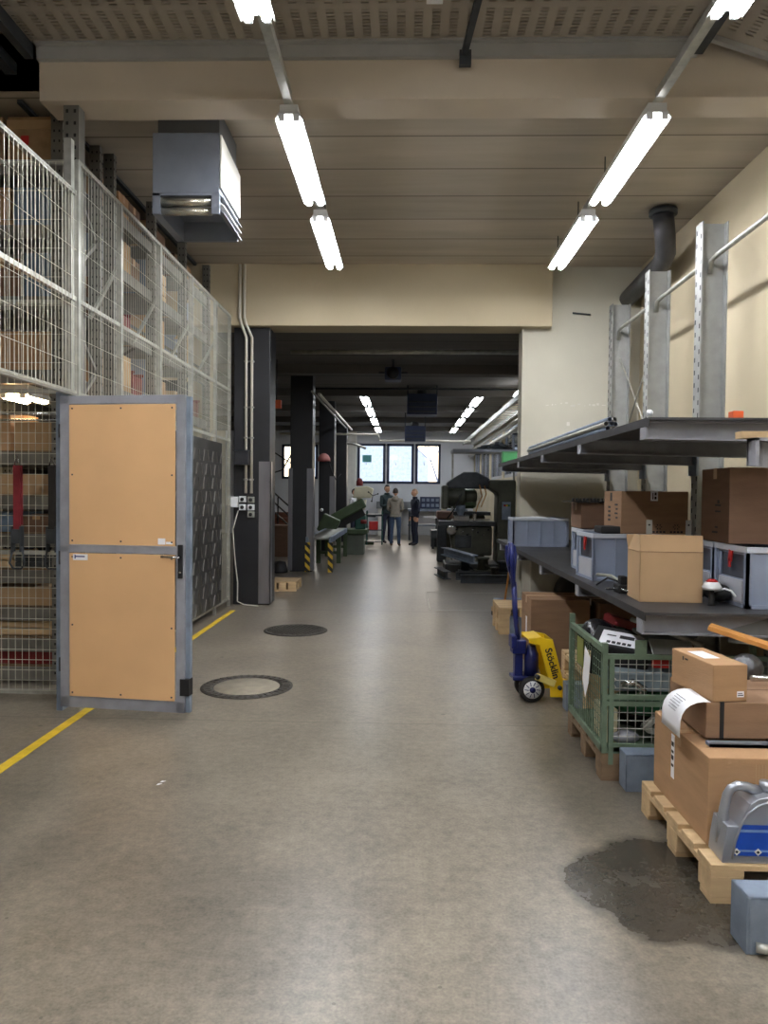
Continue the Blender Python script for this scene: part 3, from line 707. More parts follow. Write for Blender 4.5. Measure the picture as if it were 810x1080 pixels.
def shelf_item(k, x0, x1, y0, y1, z0, h, where, group):
    nm, lb, mt, cat = kinds[k]
    cx, cy = (x0 + x1) / 2, (y0 + y1) / 2; w, dd = (x1 - x0) / 2, (y1 - y0) / 2
    mb = MB()
    if nm == 'cardboard_box':
        mb.box(-w, w, -dd, dd, 0, h); mb.box(-w + .01, w - .01, -.004, .004, h, h + .003)
    elif nm == 'storage_bin':
        t_ = .008
        mb.box(-w, w, -dd, dd, 0, .01).box(-w, -w + t_, -dd, dd, .01, h).box(w - t_, w, -dd, dd, .01, h * .8).box(-w + t_, w - t_, -dd, -dd + t_, .01, h).box(-w + t_, w - t_, dd - t_, dd, .01, h)
        mb.box(-w - .008, w + .008, -dd - .008, -dd, h - .03, h).box(-w - .008, w + .008, dd, dd + .008, h - .03, h)
        mb.box(-w + .02, w - .02, -dd + .02, dd - .02, .01, h * .6)
    elif nm == 'wooden_crate':
        n_ = max(2, int(h / .09))
        for q in range(n_):
            a, b = q * h / n_ + .004, (q + 1) * h / n_ - .008
            mb.box(-w, w, -dd, -dd + .015, a, b).box(-w, w, dd - .015, dd, a, b).box(-w, -w + .015, -dd, dd, a, b).box(w - .015, w, -dd, dd, a, b)
        mb.box(-w + .01, w - .01, -dd + .01, dd - .01, 0, .015)
        for sx in (-1, 1):
            for sy in (-1, 1): mb.obox((sx * (w - .02), sy * (dd - .02), h / 2), (.03, .03, h))
    else:
        mb.box(-w, w, -dd, dd, .0, h * .48).box(-w, w, -dd, dd, h * .5, h).box(w, w + .02, -.05, .05, h * .5, h * .6)
    o = mb.build(nm, mt, loc=(cx, cy, z0), bevel=.006, segs=1)
    if k in (0, 2, 1) and random.random() < .7:
        o2 = MB().box(-w - .002, w + .002, -.03, .03, h + .003, h + .005).box(w, w + .0015, -.03, .03, h * .75, h).box(-.03, .03, -dd - .0015, -dd, h * .75, h).build('tape', tapem, o)
    tag(o, '%s, %s' % (lb, where), cat, group)
    return o
bayn = ['first', 'second', 'third']
pos = ['nearest the camera', 'middle', 'furthest from the camera']
fr = [6.45, 7.50, 8.54, 9.58]
for li, z in enumerate(LV):
    top = (LV[li + 1] if li + 1 < len(LV) else 4.42) - .13
    for bi in range(3):
        y = fr[bi] + .055; q = 0; end = fr[bi + 1] - .05
        ws = [.26, .31, .35, .30]; random.shuffle(ws)
        for q in range(3):
            w = ws[q] * 1.02
            if y + w > end: break
            k = random.choice([0, 0, 1, 2, 3, 4, 5, 5, 6, 7, 8, 9, 1, 2])
            hh = min(top - z, random.uniform(.22, .46))
            if li == 7: k = random.choice([0, 1, 2]); hh = min(.27, top - z)
            if li in (2,) and bi == 1: k = random.choice((3, 5, 0))
            dx = random.uniform(0, .05)
            shelf_item(k, -3.05 - dx, -2.66 - dx, y + .01, y + w - .01, z, hh,
                       '%s level of aisle rack, %s bay, %s' % (ORD[li], bayn[bi], pos[q]), 'goods on the %s level of the aisle rack' % ORD[li])
            y += w + random.uniform(.0, .015)
# frontal shelf rack goods (the cream lit shelves left of the door)
MB().box(-3.53, -3.515, 6.46, 9.57, .05, 4.4).build('shade_backing', M('rack_shade_dark', (72, 72, 72), .7, var=.3, scale=2), bpy.data.objects['pallet_rack'], world=True)  # added dark sheet standing in for the shaded voids behind the goods
FL = [(.14, [(6, .72, .20)]), (.36, [(8, .6, .12)]), (.60, [(2, .7, .14)]), (.89, [(7, .3, .10), (8, .40, .12)]), (1.17, [(1, .26, .13), (9, .28, .15)]),
      (1.46, [(2, .5, .16)]), (1.80, [(2, .3, .22), (0, .28, .3)]), (2.42, [(0, .55, .3)]), (2.98, [(9, .22, .34), (1, .3, .3)]), (3.52, [(9, .3, .3), (0, .22, .3)])]
for li, (z, its) in enumerate(FL):
    x = -2.73
    for q, (k, w, h) in enumerate(its):
        shelf_item(k, x - w, x, 5.66, 6.1, z, h, 'level %s of shelf rack left of the door, %s' % (['one', 'two', 'three', 'four', 'five', 'six', 'seven', 'eight', 'nine', 'ten'][li], 'right end' if q == 0 else 'second from right'), 'goods on the shelf rack left of the door')
        x -= w + .03
# two film wrapped boxes on top
for i, (x0, x1) in enumerate(((-3.08, -2.73), (-3.46, -3.11))):
    o = MB().box(x0, x1, 5.66, 6.2, 4.0, 4.36).build('wrapped_box', wrap, bevel=.012)
    tag(o, 'film wrapped brown box on the topmost rack level, %s' % ('right one with red mark' if i == 0 else 'left one'), 'box', 'film wrapped boxes on the top level')
    if i == 0: MB().box(x0 + .11, x0 + .17, 5.655, 5.66, 4.14, 4.21).build('red_mark', red, o, world=True)
    MB().box(x0, x1, 5.656, 5.66, 4.26, 4.33).build('tape', cardl, o, world=True)
lamp(-3.12, 5.8, 6.2, 2.24, 'warm lit lamp under the shelf left of the door', 'shelf lamp', tube_warm, .3)
t = bpy.data.objects  # boards and rods lying on the lit shelf
for i, (x0, x1, y, z, m, nm, lb) in enumerate(((-3.6, -2.56, 5.575, 2.08, chrome, 'steel_tube', 'bright steel tube fixed across the rack under the warm lamp'), (-3.6, -2.56, 5.58, 2.03, chrome, 'steel_tube', 'thinner steel tube just below the bright one under the warm lamp'))):
    tag(MB().tube([(x0, y, z), (x1, y, z)], .014 if i == 0 else .009, 8).build(nm, m), lb, 'tube')
# hanging ratchet straps
def strap(px, m, label, y=5.15, z1=1.72):
    x = (px - VX) * y / F
    t = thing('ratchet_strap', label, 'strap', (x, y, z1))
    MB().tube([(-.02, 0, -.05), (0, 0, .02), (.02, 0, -.05)], .006, 6).build('hook', chrome, t)
    MB().obox((0, 0, -.28), (.05, .012, .46)).obox((.008, .014, -.26), (.05, .008, .42)).build('webbing', m, t)
    MB().box(-.03, .03, -.02, .02, -.60, -.50).box(-.034, -.028, -.025, .03, -.66, -.48).box(.028, .034, -.025, .03, -.66, -.48).build('ratchet', darksteel, t)
    MB().lathe([(0, -.03), (.014, -.03), (.014, .03), (0, .03)], (0, 0, -.55), 10, 'x').build('spool', chrome, t)
    MB().tube([(-.03, 0, -.62), (-.055, 0, -.74), (-.03, 0, -.78), (.03, 0, -.78), (.055, 0, -.74), (.03, 0, -.62)], .007, 6).build('handle', darksteel, t)
strap(12, strapr, 'dark red ratchet strap hanging on the mesh partition by the door frame')
strap(50, strapg, 'dark brown ratchet strap hanging on the mesh partition by the door frame')
# orange lamp box in left bay, hose etc
t = thing('ladder_rails', 'long grey guide rail leaning above the mesh fence', 'rail', (-3.0, 8, 4.2))
MB().bar((-2.75, 5.6, 4.44), (-2.75, 9.60, 4.44), .04, .03).bar((-2.95, 5.6, 4.44), (-2.95, 9.60, 4.44), .04, .03).build('rail', darksteel, t, world=True)
# overhead dark channels at top left
tt = thing('overhead_channels', 'dark steel channels running along the upper left corner', 'channel', (-3.0, 4.0, 4.45))
for x in (-2.85, -3.1, -3.35): MB().box(x - .04, x + .04, 1.5, 5.3, 4.47, 4.55).build('channel', darksteel, tt, world=True)
for y in (2.6, 3.6, 4.6): MB().box(-3.4, -2.68, y, y + .06, 4.40, 4.47).build('channel', darksteel, tt, world=True)

# ============================================================ CANTILEVER RACK on the right
SP = 1.38; XE = 1.2; XU = 2.53
Ys = [SP * k + SP * 2.75 - SP for k in range(0, 6)]       # 2.42, 3.80, 5.18, 6.56, 7.94, 9.32
cr = thing('cantilever_rack', 'long grey cantilever rack of I-beams with two decks along the right wall', 'rack', (2.2, 6.3, 0))
for i, y in enumerate(Ys):
    mb = MB(); fl = .07; zt = 3.86
    mb.box(XU, XU + .012, y - fl, y + fl, 0, zt).box(XU + .212, XU + .224, y - fl, y + fl, 0, zt).box(XU + .012, XU + .212, y - .006, y + .006, 0, zt)
    u = mb.build('upright', uprightm, cr, world=True)
    hb = MB(); z = .2
    while z < zt - .1:
        hb.box(XU - .0015, XU, y - .055, y - .035, z, z + .04).box(XU - .0015, XU, y + .035, y + .055, z + .05, z + .09); z += .11
    hb.build('slots', dark, u, world=True)
    y0 = y + (.0 if i else .06)
    MB().box(1.13 if i else 1.14, XU, y0 - .06, y0 - .05, 0, .19).box(1.13, XU, y0 + .05, y0 + .06, 0, .19).box(1.13, XU, y0 - .06, y0 + .06, .18, .19).box(1.13, 1.142, y0 - .06, y0 + .06, 0, .19).build('foot', steelb, cr, world=True, bevel=.004)
    if i == 0: MB().tube([(1.16, y - .005, .03), (1.2, y - .02, .03)], .016, 10).build('bolt', galv, cr, world=True)
for i, y in enumerate(Ys):
    if i == 0:
        MB().prism([(1.125, y + .05, 1.60), (XU, y + .05, 1.5), (XU, y + .05, 1.69), (1.125, y + .05, 1.69)], (0, .012, 0)).box(1.125, XU, y - .0, y + .06, 1.68, 1.69).box(1.125, 1.137, y, y + .06, 1.6, 1.69).build('arm', steel, cr, world=True); continue
    for zt_, hh in ((1.876, .092), (.905, .105)):
        mb = MB()
        mb.prism([(XE + .01, y, zt_ - hh), (XU, y, zt_ - hh - .02), (XU, y, zt_), (XE + .01, y, zt_)], (0, .008, 0))
        mb.box(XE + .01, XU, y - .045, y + .045, zt_ - .008, zt_)
        mb.prism([(XE + .01, y - .045, zt_ - hh), (XU, y - .045, zt_ - hh - .02), (XU, y + .045, zt_ - hh - .02), (XE + .01, y + .045, zt_ - hh)], (0, 0, .008))
        mb.box(XE + .002, XE + .012, y - .045, y + .045, zt_ - hh, zt_ + .006)
        mb.build('arm', steel, cr, world=True)
        MB().box(XU - .02, XU, y - .09, y + .09, zt_ - .2, zt_ + .06).build('arm_bracket', steelb, cr, world=True)
for z, lb in ((1.876, 0), (.905, 1)):
    MB().box(XE, XU - .03, Ys[1] - .09, 9.62, z, z + .012).build('deck', deckm, cr, world=True)
    MB().box(XE, XE + .006, Ys[1] - .09, 9.62, z - .03, z).build('deck_edge', deckm, cr, world=True)
# tube braces with bent ends
for a, b in zip(Ys, Ys[1:]):
    for z in (3.55,):
        mb = MB().tube([(XU + .09, a + .02, z - .12), (XU + .09, a + .05, z - .02), (XU + .1, a + .14, z), (XU + .1, b - .14, z), (XU + .09, b - .05, z - .02), (XU + .09, b - .02, z - .12)], .022, 10)
        mb.build('tube_brace', galv, cr, world=True)
        MB().box(XU + .05, XU + .14, a + .008, a + .03, z - .17, z - .08).build('brace_bracket', darksteel, cr, world=True)
for (a, b) in ((Ys[4], Ys[5]),):
    MB().tube([(XU + .11, a, 3.2), (XU + .11, b, 1.95)], .01, 6).tube([(XU + .12, a, 1.95), (XU + .12, b, 3.2)], .01, 6).build('cross_brace', galv, cr, world=True)
# bits on and at the upper deck
t = thing('tube_bundle', 'bundle of thin metal tubes lying on the upper deck edge', 'tubes', (1.3, 5.6, 1.888), 0)
for k in range(7):
    a = 2 * math.pi * k / 6; r = 0 if k == 6 else .031
    cx, cz = 1.25 + r * math.cos(a), 1.888 + .046 + r * math.sin(a)
    y0 = 4.55 + random.uniform(-.02, .02)
    MB().lathe([(.0145, y0), (.0145, 7.4), (.0125, 7.4), (.0125, y0)], (cx, 0, cz), 12, 'y').build('tube', galv if k % 2 else steelb, t, world=True)
tag(MB().box(1.68, 1.735, 3.86, 3.92, 1.888, 1.94).build('red_block', orange, bevel=.004), 'small orange block on the near edge of the upper deck', 'block')
t = thing('rod_with_knob', 'thin upright rod with a white knob standing on the upper deck', 'rod', (1.66, 5.1, 1.888))
MB().tube([(0, 0, 0), (0, 0, .16)], .009, 8).build('rod', galv, t); MB().ball((0, 0, .175), .022).build('knob', whitepl, t); MB().lathe([(.04, 0), (.04, .01), (0, .01)], (0, 0, 0), 12).build('base', darksteel, t)
tag(MB().bar((1.045, 2.46, 1.703), (2.1, 2.44, 1.703), .03, .02).build('pale_board', wood), 'pale wooden batten lying on the near cut off arm', 'batten') if False else tag(MB().bar((1.09, 2.46, 1.701), (2.1, 2.46, 1.701), .05, .022).build('wooden_batten', wood), 'pale wooden batten lying on the nearest rack arm', 'batten')
t = thing('green_box', 'small green plastic box on the far end of the upper deck', 'box', (1.28, 9.2, 1.888))
MB().box(-.09, .09, -.08, .08, 0, .12).build('body', greenpl, t, bevel=.008); MB().box(-.095, .095, -.085, .085, .12, .135).build('lid', greenpl, t, bevel=.004)
tag(MB().box(1.24, 1.44, 8.15, 8.25, 1.78, 1.864).build('wood_block', M('yellow_wood', (150, 128, 70), .8)), 'yellowish wood block under the far end of the upper deck', 'block') if False else None

# ------------------------------------------------ cartons
def marks(p, items, mt=ink):
    mb = MB()
    for (x0, x1, y0, y1, z0, z1) in items: mb.box(x0, x1, y0, y1, z0, z1)
    return mb.build('print', mt, p)
def carton(name, label, loc, w, d, h, rz=0, mat=card, group=None, tape='y'):
    """local origin: bottom corner nearest the aisle & camera"""
    t = thing(name, label, 'box', loc, rz, group)
    MB().box(0, w, 0, d, 0, h).build('body', mat, t, bevel=.004, segs=2)
    mb = MB()
    if tape == 'y': mb.box(w / 2 - .0015, w / 2 + .0015, 0, d, h, h + .0012)
    elif tape == 'x': mb.box(0, w, d / 2 - .0015, d / 2 + .0015, h, h + .0012)
    if tape in ('x', 'y'): mb.build('flap_seam', card2, t)
    mb = MB()
    if tape == 'y': mb.box(w / 2 - .025, w / 2 + .025, -.001, d + .001, h + .001, h + .002).box(w / 2 - .025, w / 2 + .025, -.001, .0, h - .06, h)
    elif tape == 'x': mb.box(-.001, w + .001, d / 2 - .025, d / 2 + .025, h + .001, h + .002).box(-.001, 0, d / 2 - .025, d / 2 + .025, h - .06, h)
    if tape in ('x', 'y'): mb.build('tape', tapem, t)
    return t
def pallet(label, x0, y0, lx, ly, mat=wood, group=None, z=0, name='wooden_pallet', along='x'):
    """top boards run along x (as seen), runners under"""
    t = thing(name, label, 'pallet', (x0, y0, z), 0, group)
    n = 5; bw = .13
    gap = (ly - n * bw) / (n - 1)
    for k in range(n): MB().box(0, lx, k * (bw + gap), k * (bw + gap) + bw, .122, .144).build('top_board', mat, t, bevel=.002, segs=1)
    for x in (0, lx / 2 - .06, lx - .12): MB().box(x, x + .12, 0, ly, .10, .122).build('cross_board', mat, t)
    for x in (0, lx / 2 - .06, lx - .12):
        for y in (0, ly / 2 - .06, ly - .12): MB().box(x, x + .12, y, y + .12, .022, .10).build('block', mat, t, bevel=.003, segs=1)
    for y in (0, ly / 2 - .05, ly - .1): MB().box(0, lx, y, y + .1, 0, .022).build('bottom_board', mat, t)
    return t
pallet('light wooden pallet carrying three cartons and an oil canister', 1.14, 2.72, 1.2, .8)
c = carton('cardboard_carton', 'largest brown carton at the bottom of the stack on the light pallet', (1.185, 2.87, .144), .78, .62, .345, 0, card, tape='x')
mb = MB().box(-.0015, 0, .36, .395, .12, .31); lb = mb.build('shipping_label', paper, c)
marks(lb, [(-.0025, -.0015, .365, .39, .17 + k * .03, .17 + k * .03 + (.02 if k % 2 else .012)) for k in range(4)])
mb = MB().prism([(.30, .05, .3463), (.52, .02, .3463), (.53, .09, .3463), (.31, .12, .3463)], (0, 0, .001)); lb = mb.build('shipping_label', paper, c)
marks(lb, [(.33 + k * .035, .35 + k * .035, .05, .085, .3474, .3484) for k in range(5)])
mb = MB()
for k in range(4): mb.box(.18 + k * .012, .183 + k * .012, -.0008, 0, .24 + .01 * k, .32)
mb.build('crease', cardl, c)
c = carton('cardboard_carton', 'flat brown carton with a dark strap, middle of the stack on the pallet', (1.245, 3.05, .505), .75, .42, .15, R(0), card3, tape=None)
MB().box(.055, .072, -.002, .422, -.001, .152).build('strap', dark, c)
MB().box(.0, .75, .205, .215, .15, .1515).build('flap_seam', card2, c)
c = carton('cardboard_carton', 'smaller brown carton on top of the stack with a white top label', (1.268, 3.045, .657), .15, .34, .152, R(8), card, tape=None)
MB().box(.03, .1, .12, .26, .152, .1532).build('shipping_label', paper, c)
lb = MB().box(.105, .135, -.0015, 0, .018, .042).build('sticker', paper, c); marks(lb, [(.108, .132, -.0022, -.0015, .024, .028), (.108, .128, -.0022, -.0015, .032, .035)])
marks(c, [(-.0008, 0, .20, .225, .125, .132), (-.0008, 0, .235, .245, .12, .137)])
tag(MB().box(1.235, 1.9, 2.985, 3.03, .4915, .5045).box(1.235, 1.9, 2.985, 2.989, .4915, .518).build('steel_strip', steelb), 'thin steel angle strip lying on the largest carton', 'strip')
# paper hanging over the side
grid = []
for i in range(9):
    u = i / 8; row = []
    for j in range(7):
        v = j / 6
        # u from under the top carton down outside; v along y
        x = 1.262 - .02 - .115 * math.sin(min(1, u * 1.25) * math.pi / 2) ; z = .668 + .012 * math.sin(u * 3) - .155 * (u ** 1.8)
        row.append((x + .05 * v * 0, 3.00 + .21 * v + .02 * u, z + .0 * v))
    grid.append(row)
o = MB().sheet(grid, .001).build('paper_sheet', paper)
tag(o, 'white printed sheet curling out from between the stacked cartons', 'paper')
mb = MB()
for k in range(6):
    u = .35 + k * .06; x = 1.262 - .02 - .115 * math.sin(min(1, u * 1.25) * math.pi / 2); z = .668 + .012 * math.sin(u * 3) - .155 * (u ** 1.8)
    mb.obox((x - .002, 3.12, z + .0015), (.003, .10 - .01 * (k % 3), .0015), Matrix.Rotation(R(-45), 3, 'Y'))
mb.build('print', M('grey_ink', (130, 130, 136), .7), o, world=True)
# oil canister
t = thing('oil_canister', 'silver oil canister with a blue label on the light pallet', 'canister', (1.185, 2.735, .144))
bm_ = MB()
out = [(.0, 0), (.0, .02), (.006, .06), (.022, .16), (.03, .25), (.036, .27), (.05, .282), (.075, .285), (.11, .28), (.135, .268), (.17, .262), (.20, .255), (.205, .2), (.21, .02), (.2, .0)]
hole = [(.040, .19), (.046, .235), (.056, .262), (.09, .266), (.108, .255), (.09, .225), (.07, .205)]
# body below the handle window, handle bridge around it
lower = [(.0, .004), (.004, 0), (.206, 0), (.21, .006), (.21, .2), (.205, .245), (.17, .25), (.13, .24), (.10, .22), (.080, .19), (.068, .16), (.058, .138), (.017, .138), (.005, .06)]
bm_.prism([(x, .0, z) for x, z in lower], (0, .125, 0))
bm_.build('body', silver, t, bevel=.012, segs=3)
MB().tube([(.024, .062, .05), (.026, .062, .12), (.031, .062, .18), (.040, .062, .23), (.055, .062, .256), (.078, .062, .268), (.115, .062, .262), (.16, .062, .243)], .0, 12, radii=[.022, .021, .018, .0168, .0165, .0165, .0185, .021]).build('handle', silver, t)
MB().lathe([(.024, .25), (.024, .285), (.0, .285)], (.185, .062, 0), 16).build('cap', silver, t)
pts = []
arc = [(.052 + .16 * (1 - math.cos(a)), .0) for a in (0,)]
lab = [(.038, .03), (.21, .03), (.21, .145), (.068, .145), (.05, .09)]
MB().prism([(x, -.0015, z) for x, z in lab], (0, .0015, 0)).build('label', bluel, t)
MB().prism([(x, -.002, z) for x, z in ((.058, .118), (.21, .118), (.21, .128), (.062, .128))], (0, .0008, 0)).prism([(x, -.002, z) for x, z in ((.042, .045), (.21, .045), (.21, .052), (.045, .052))], (0, .0008, 0)).build('label_bands', lblue, t)
mb = MB()
for cx in (.052, .13): mb.prism([(cx - .014, -.003, .045), (cx, -.003, .031), (cx + .014, -.003, .045), (cx, -.003, .059)], (0, .001, 0))
lb = mb.build('hazard_diamond', white, t)
mb = MB()
for cx in (.052, .13): mb.prism([(cx - .006, -.0038, .045), (cx, -.0038, .039), (cx + .006, -.0038, .045), (cx, -.0038, .051)], (0, .0008, 0))
mb.build('print', ink, lb)
rib = MB().tube([(.036, -.002, .02), (.045, -.002, .08), (.064, -.002, .14), (.09, -.002, .185), (.125, -.002, .215), (.17, -.002, .232), (.205, -.002, .236)], .005, 8); rib.build('raised_rim', silver, t)
MB().lathe([(.010, -.004), (.013, -.004), (.013, 0), (.010, 0)], (.196, 0, .19), 20, 'y').build('embossed_ring', darksteel, t)

# ------------------------------------------------ green mesh box pallet
X0, X1, Y0, Y1 = 1.045, 2.2, 3.88, 4.68
pallet('old brown pallet under the green mesh box', X0, Y0, X1 - X0, Y1 - Y0, woodd)
gb = thing('mesh_box_pallet', 'green steel mesh box full of scrap standing on an old pallet', 'mesh box', (X0, Y0, .144))
zb, zm, zt = .146, .42, .655
def frame_side(p0, p1, mb):
    mb.bar(p0, p1, .03)
mb = MB()
for z in (zb + .02, zm - .012, zm + .022, zt): mb.box(X0, X1, Y0, Y0 + .022, z - .013, z + .013)
mb.box(X0 + .03, X1, Y0, Y0 + .02, zb, zb + .05); mb.build('front_rail', green, gb, world=True)
mb = MB()
for z in (zb + .02, zt + .03): MB().box(X0, X0 + .025, Y0 + .02, Y1, z - .016, z + .016).build('side_rail', green, gb, world=True)
mb.bm.free()
MB().box(X0, X0 + .025, Y0 - .002, Y0 + .03, zb, zt + .07).build('post', green, gb, world=True)
MB().box(X0 + .035, X0 + .06, Y0 - .002, Y0 + .02, zb - .06, zt).build('post', green, gb, world=True)
MB().box(X0, X0 + .03, Y1 - .03, Y1, zb, zt + .1).build('post', green, gb, world=True)
MB().box(X1 - .03, X1, Y0, Y0 + .03, zb, zt).build('post', green, gb, world=True)
MB().box(X1 - .03, X1, Y1 - .03, Y1, zb, zt).build('post', green, gb, world=True)
MB().box(X0, X1, Y1 - .02, Y1, zt + .0, zt + .03).box(X1 - .02, X1, Y0, Y1, zt - .03, zt).build('back_rail', green, gb, world=True)
mb = MB(); wires(mb, 'x', Y0 + .012, X0 + .05, X1, zb, zt, .042, .042, .0024); mb.build('front_mesh', galv, gb, world=True)
mb = MB(); wires(mb, 'y', X0 + .012, Y0, Y1, zb, zt + .03, .042, .042, .0024); mb.build('side_mesh', green, gb, world=True)
MB().box(X0 + .0, X1, Y0 + .01, Y1 - .01, .1445, .152).build('floor_plate', green, gb, world=True)
MB().box(X0 + .165, X0 + .225, Y0 - .004, Y0 + .004, zt, zt + .09).build('name_plate', green, gb, world=True)
MB().box(X0 + .40, X0 + .43, Y0 - .004, Y0 + .002, zm - .06, zm + .01).build('latch', green, gb, world=True)
MB().box(X0 - .004, X0, Y0 + .42, Y0 + .56, .5, .66).build('sign_plate', M('yellow_green_plate', (126, 132, 60), .5), gb, world=True)
lb = MB().prism([(X0 - .012, Y0 + .21, .60), (X0 - .006, Y0 + .36, .64), (X0 - .008, Y0 + .40, .44), (X0 - .016, Y0 + .30, .36), (X0 - .014, Y0 + .24, .45)], (-.001, 0, 0)).build('paper_tag', paper, gb, world=True)
# contents
def blob(name, c, r, sc, mat, label, cat, seed=0, rough=.25):
    rnd = random.Random(seed); mb = MB(); mb.ball((0, 0, 0), r, sc, 20, 14)
    for v in mb.bm.verts:
        n_ = math.sin(v.co.x * 31 + seed) * math.cos(v.co.y * 27 + seed * 2) + math.sin(v.co.z * 39 + seed)
        v.co *= 1 + rough * .5 * n_ * .5 + rnd.uniform(-.03, .03)
    o = mb.build(name, mat, loc=c); tag(o, label, cat); return o
blob('plastic_bag', (1.2, 4.55, .64), .13, (1.0, .9, .75), bagm, 'crumpled black plastic bag at the back corner of the green mesh box', 'bag', 3)
blob('plastic_bag', (1.5, 4.55, .62), .14, (1.2, .8, .75), bagm, 'crumpled black plastic bag beside the red handled tool in the green mesh box', 'bag', 5)
t = thing('lidded_box', 'black box with a white printed lid label tilted in the green mesh box', 'box', (1.22, 4.22, .62), R(-14)); t.rotation_euler = (R(10), R(6), R(-22))
MB().box(-.13, .17, -.13, .15, -.12, .05).build('body', dark, t, bevel=.008); MB().box(-.14, .18, -.14, .16, .05, .07).build('lid', dark, t, bevel=.004)
lb = MB().box(-.10, .13, -.11, .10, .07, .0712).build('label', paper, t)
marks(lb, [(-.06 + k * .028, -.04 + k * .028, -.095, -.06, .0712, .072) for k in range(5)] + [(-.07, -.02, .02, .035, .0712, .072), (0, .08, .0, .05, .0712, .072)])
tag(MB().tube([(1.33, 4.35, .775), (1.45, 4.2, .745), (1.62, 4.02, .69)], .012, 10, radii=[.012, .013, .016]).build('metal_rod', galv), 'pale metal rod lying across the top of the green mesh box', 'rod')
tag(MB().obox((1.50, 4.28, .71), (.3, .2, .02), Euler((R(18), R(-8), R(15))).to_matrix()).build('grey_plate', M('dull_grey', (96, 100, 104), .6), bevel=.008), 'dull grey plate leaning at the back of the green mesh box', 'plate')
tag(MB().obox((1.44, 3.99, .68), (.22, .14, .012), Euler((R(28), R(2), R(-6))).to_matrix()).build('printed_card', M('grey_paper', (176, 178, 176), .7), bevel=.003), 'pale printed card at the front edge of the green mesh box', 'card')
tag(MB().obox((1.36, 4.5, .72), (.05, .3, .05), Euler((R(10), 0, R(50))).to_matrix()).build('red_tool_handle', redd), 'dark red tool handle at the back of the green mesh box', 'tool')
tag(MB().box(1.13, 2.1, 3.97, 4.3, .45, .55).build('foam_block', M('pale_foam', (120, 134, 140), .7, var=.2, scale=8), bevel=.01), 'pale grey foam block in the upper tier of the green mesh box', 'foam')
blob('net_bundle', (1.45, 4.1, .36), .17, (1.9, .75, .45), M('green_net', (30, 86, 54), .8, var=.4, scale=30, bump=.6, bscale=40), 'dark green net bundle in the upper tier of the green mesh box', 'net', 9, .1)
tag(MB().tube([(1.12, 3.955, .47), (1.10, 3.95, .5), (1.12, 3.945, .53)], .018, 10).build('hose_end', galv), 'short metal hose end at the left of the green mesh box front', 'hose')
tag(MB().tube([(1.16, 3.95, .49), (1.22, 3.94, .505), (1.28, 3.94, .47), (1.27, 3.94, .44)], .022, 10).build('pipe_elbow', chrome), 'shiny pipe elbow behind the front mesh of the green box', 'pipe')
tag(MB().obox((1.36, 3.925, .615), (.09, .02, .05)).build('red_lamp', red, bevel=.005), 'small red lamp unit behind the front mesh of the green box', 'lamp')
tag(MB().obox((1.42, 3.98, .23), (.26, .1, .03), Euler((0, R(12), R(5))).to_matrix()).obox((1.34, 3.97, .3), (.14, .04, .03), Euler((0, R(-42), 0)).to_matrix()).build('metal_bracket', galv, bevel=.006), 'bright bent metal bracket in the lower tier of the green mesh box', 'bracket')
blob('scrap_bag', (1.45, 4.3, .26), .16, (1.9, 1.1, .55), bagm, 'black bag filling the lower tier of the green mesh box', 'bag', 11)
blob('cable_coil', (1.2, 3.99, .2), .06, (1.3, .7, .6), steel, 'grey lump of scrap in the lower left front of the green mesh box', 'scrap', 4)
tag(MB().box(1.09, 1.16, 4.0, 4.22, .16, .34).build('sheet_stack', M('striped_cream', (200, 192, 160), .6, var=.3, scale=20, stretch=(1, 6, .3))), 'upright cream sheet stack at the aisle side of the green mesh box', 'sheets')
# scrap box behind the cartons
t = thing('scrap_container', 'open grey container full of scrap behind the stacked cartons', 'container', (1.65, 3.3, 0))
MB().box(1.62, 2.5, 3.60, 3.63, .05, .62).box(1.62, 1.65, 3.6, 3.7, .05, .62).box(1.62, 2.5, 3.63, 3.70, .05, .08).build('body', darksteel, t, world=True)
tag(MB().bar((1.50, 3.66, .86), (2.05, 3.35, .70), .10, .022).build('wooden_plank', woodo, bevel=.002), 'orange brown plank leaning over the scrap behind the cartons', 'plank')
tag(MB().obox((2.0, 3.76, .80), (.7, .02, .15), Euler((R(-20), R(5), R(-8))).to_matrix()).build('grey_sheet', M('matte_grey_sheet', (112, 112, 110), .7), bevel=.003), 'flat grey sheet leaning behind the orange brown plank', 'sheet')
blob('foil_bundle', (1.60, 3.48, .70), .07, (1, .8, 1.1), M('crumpled_foil', (96, 98, 102), .35, metal=.8, var=.4, scale=20, bump=.8, bscale=30), 'crumpled shiny foil beside the top carton', 'foil', 8, .3)
tag(MB().tube([(1.55, 3.32, .69), (1.95, 3.36, .69)], .014, 10).build('steel_rod', chrome), 'bright steel rod on the scrap behind the cartons', 'rod')

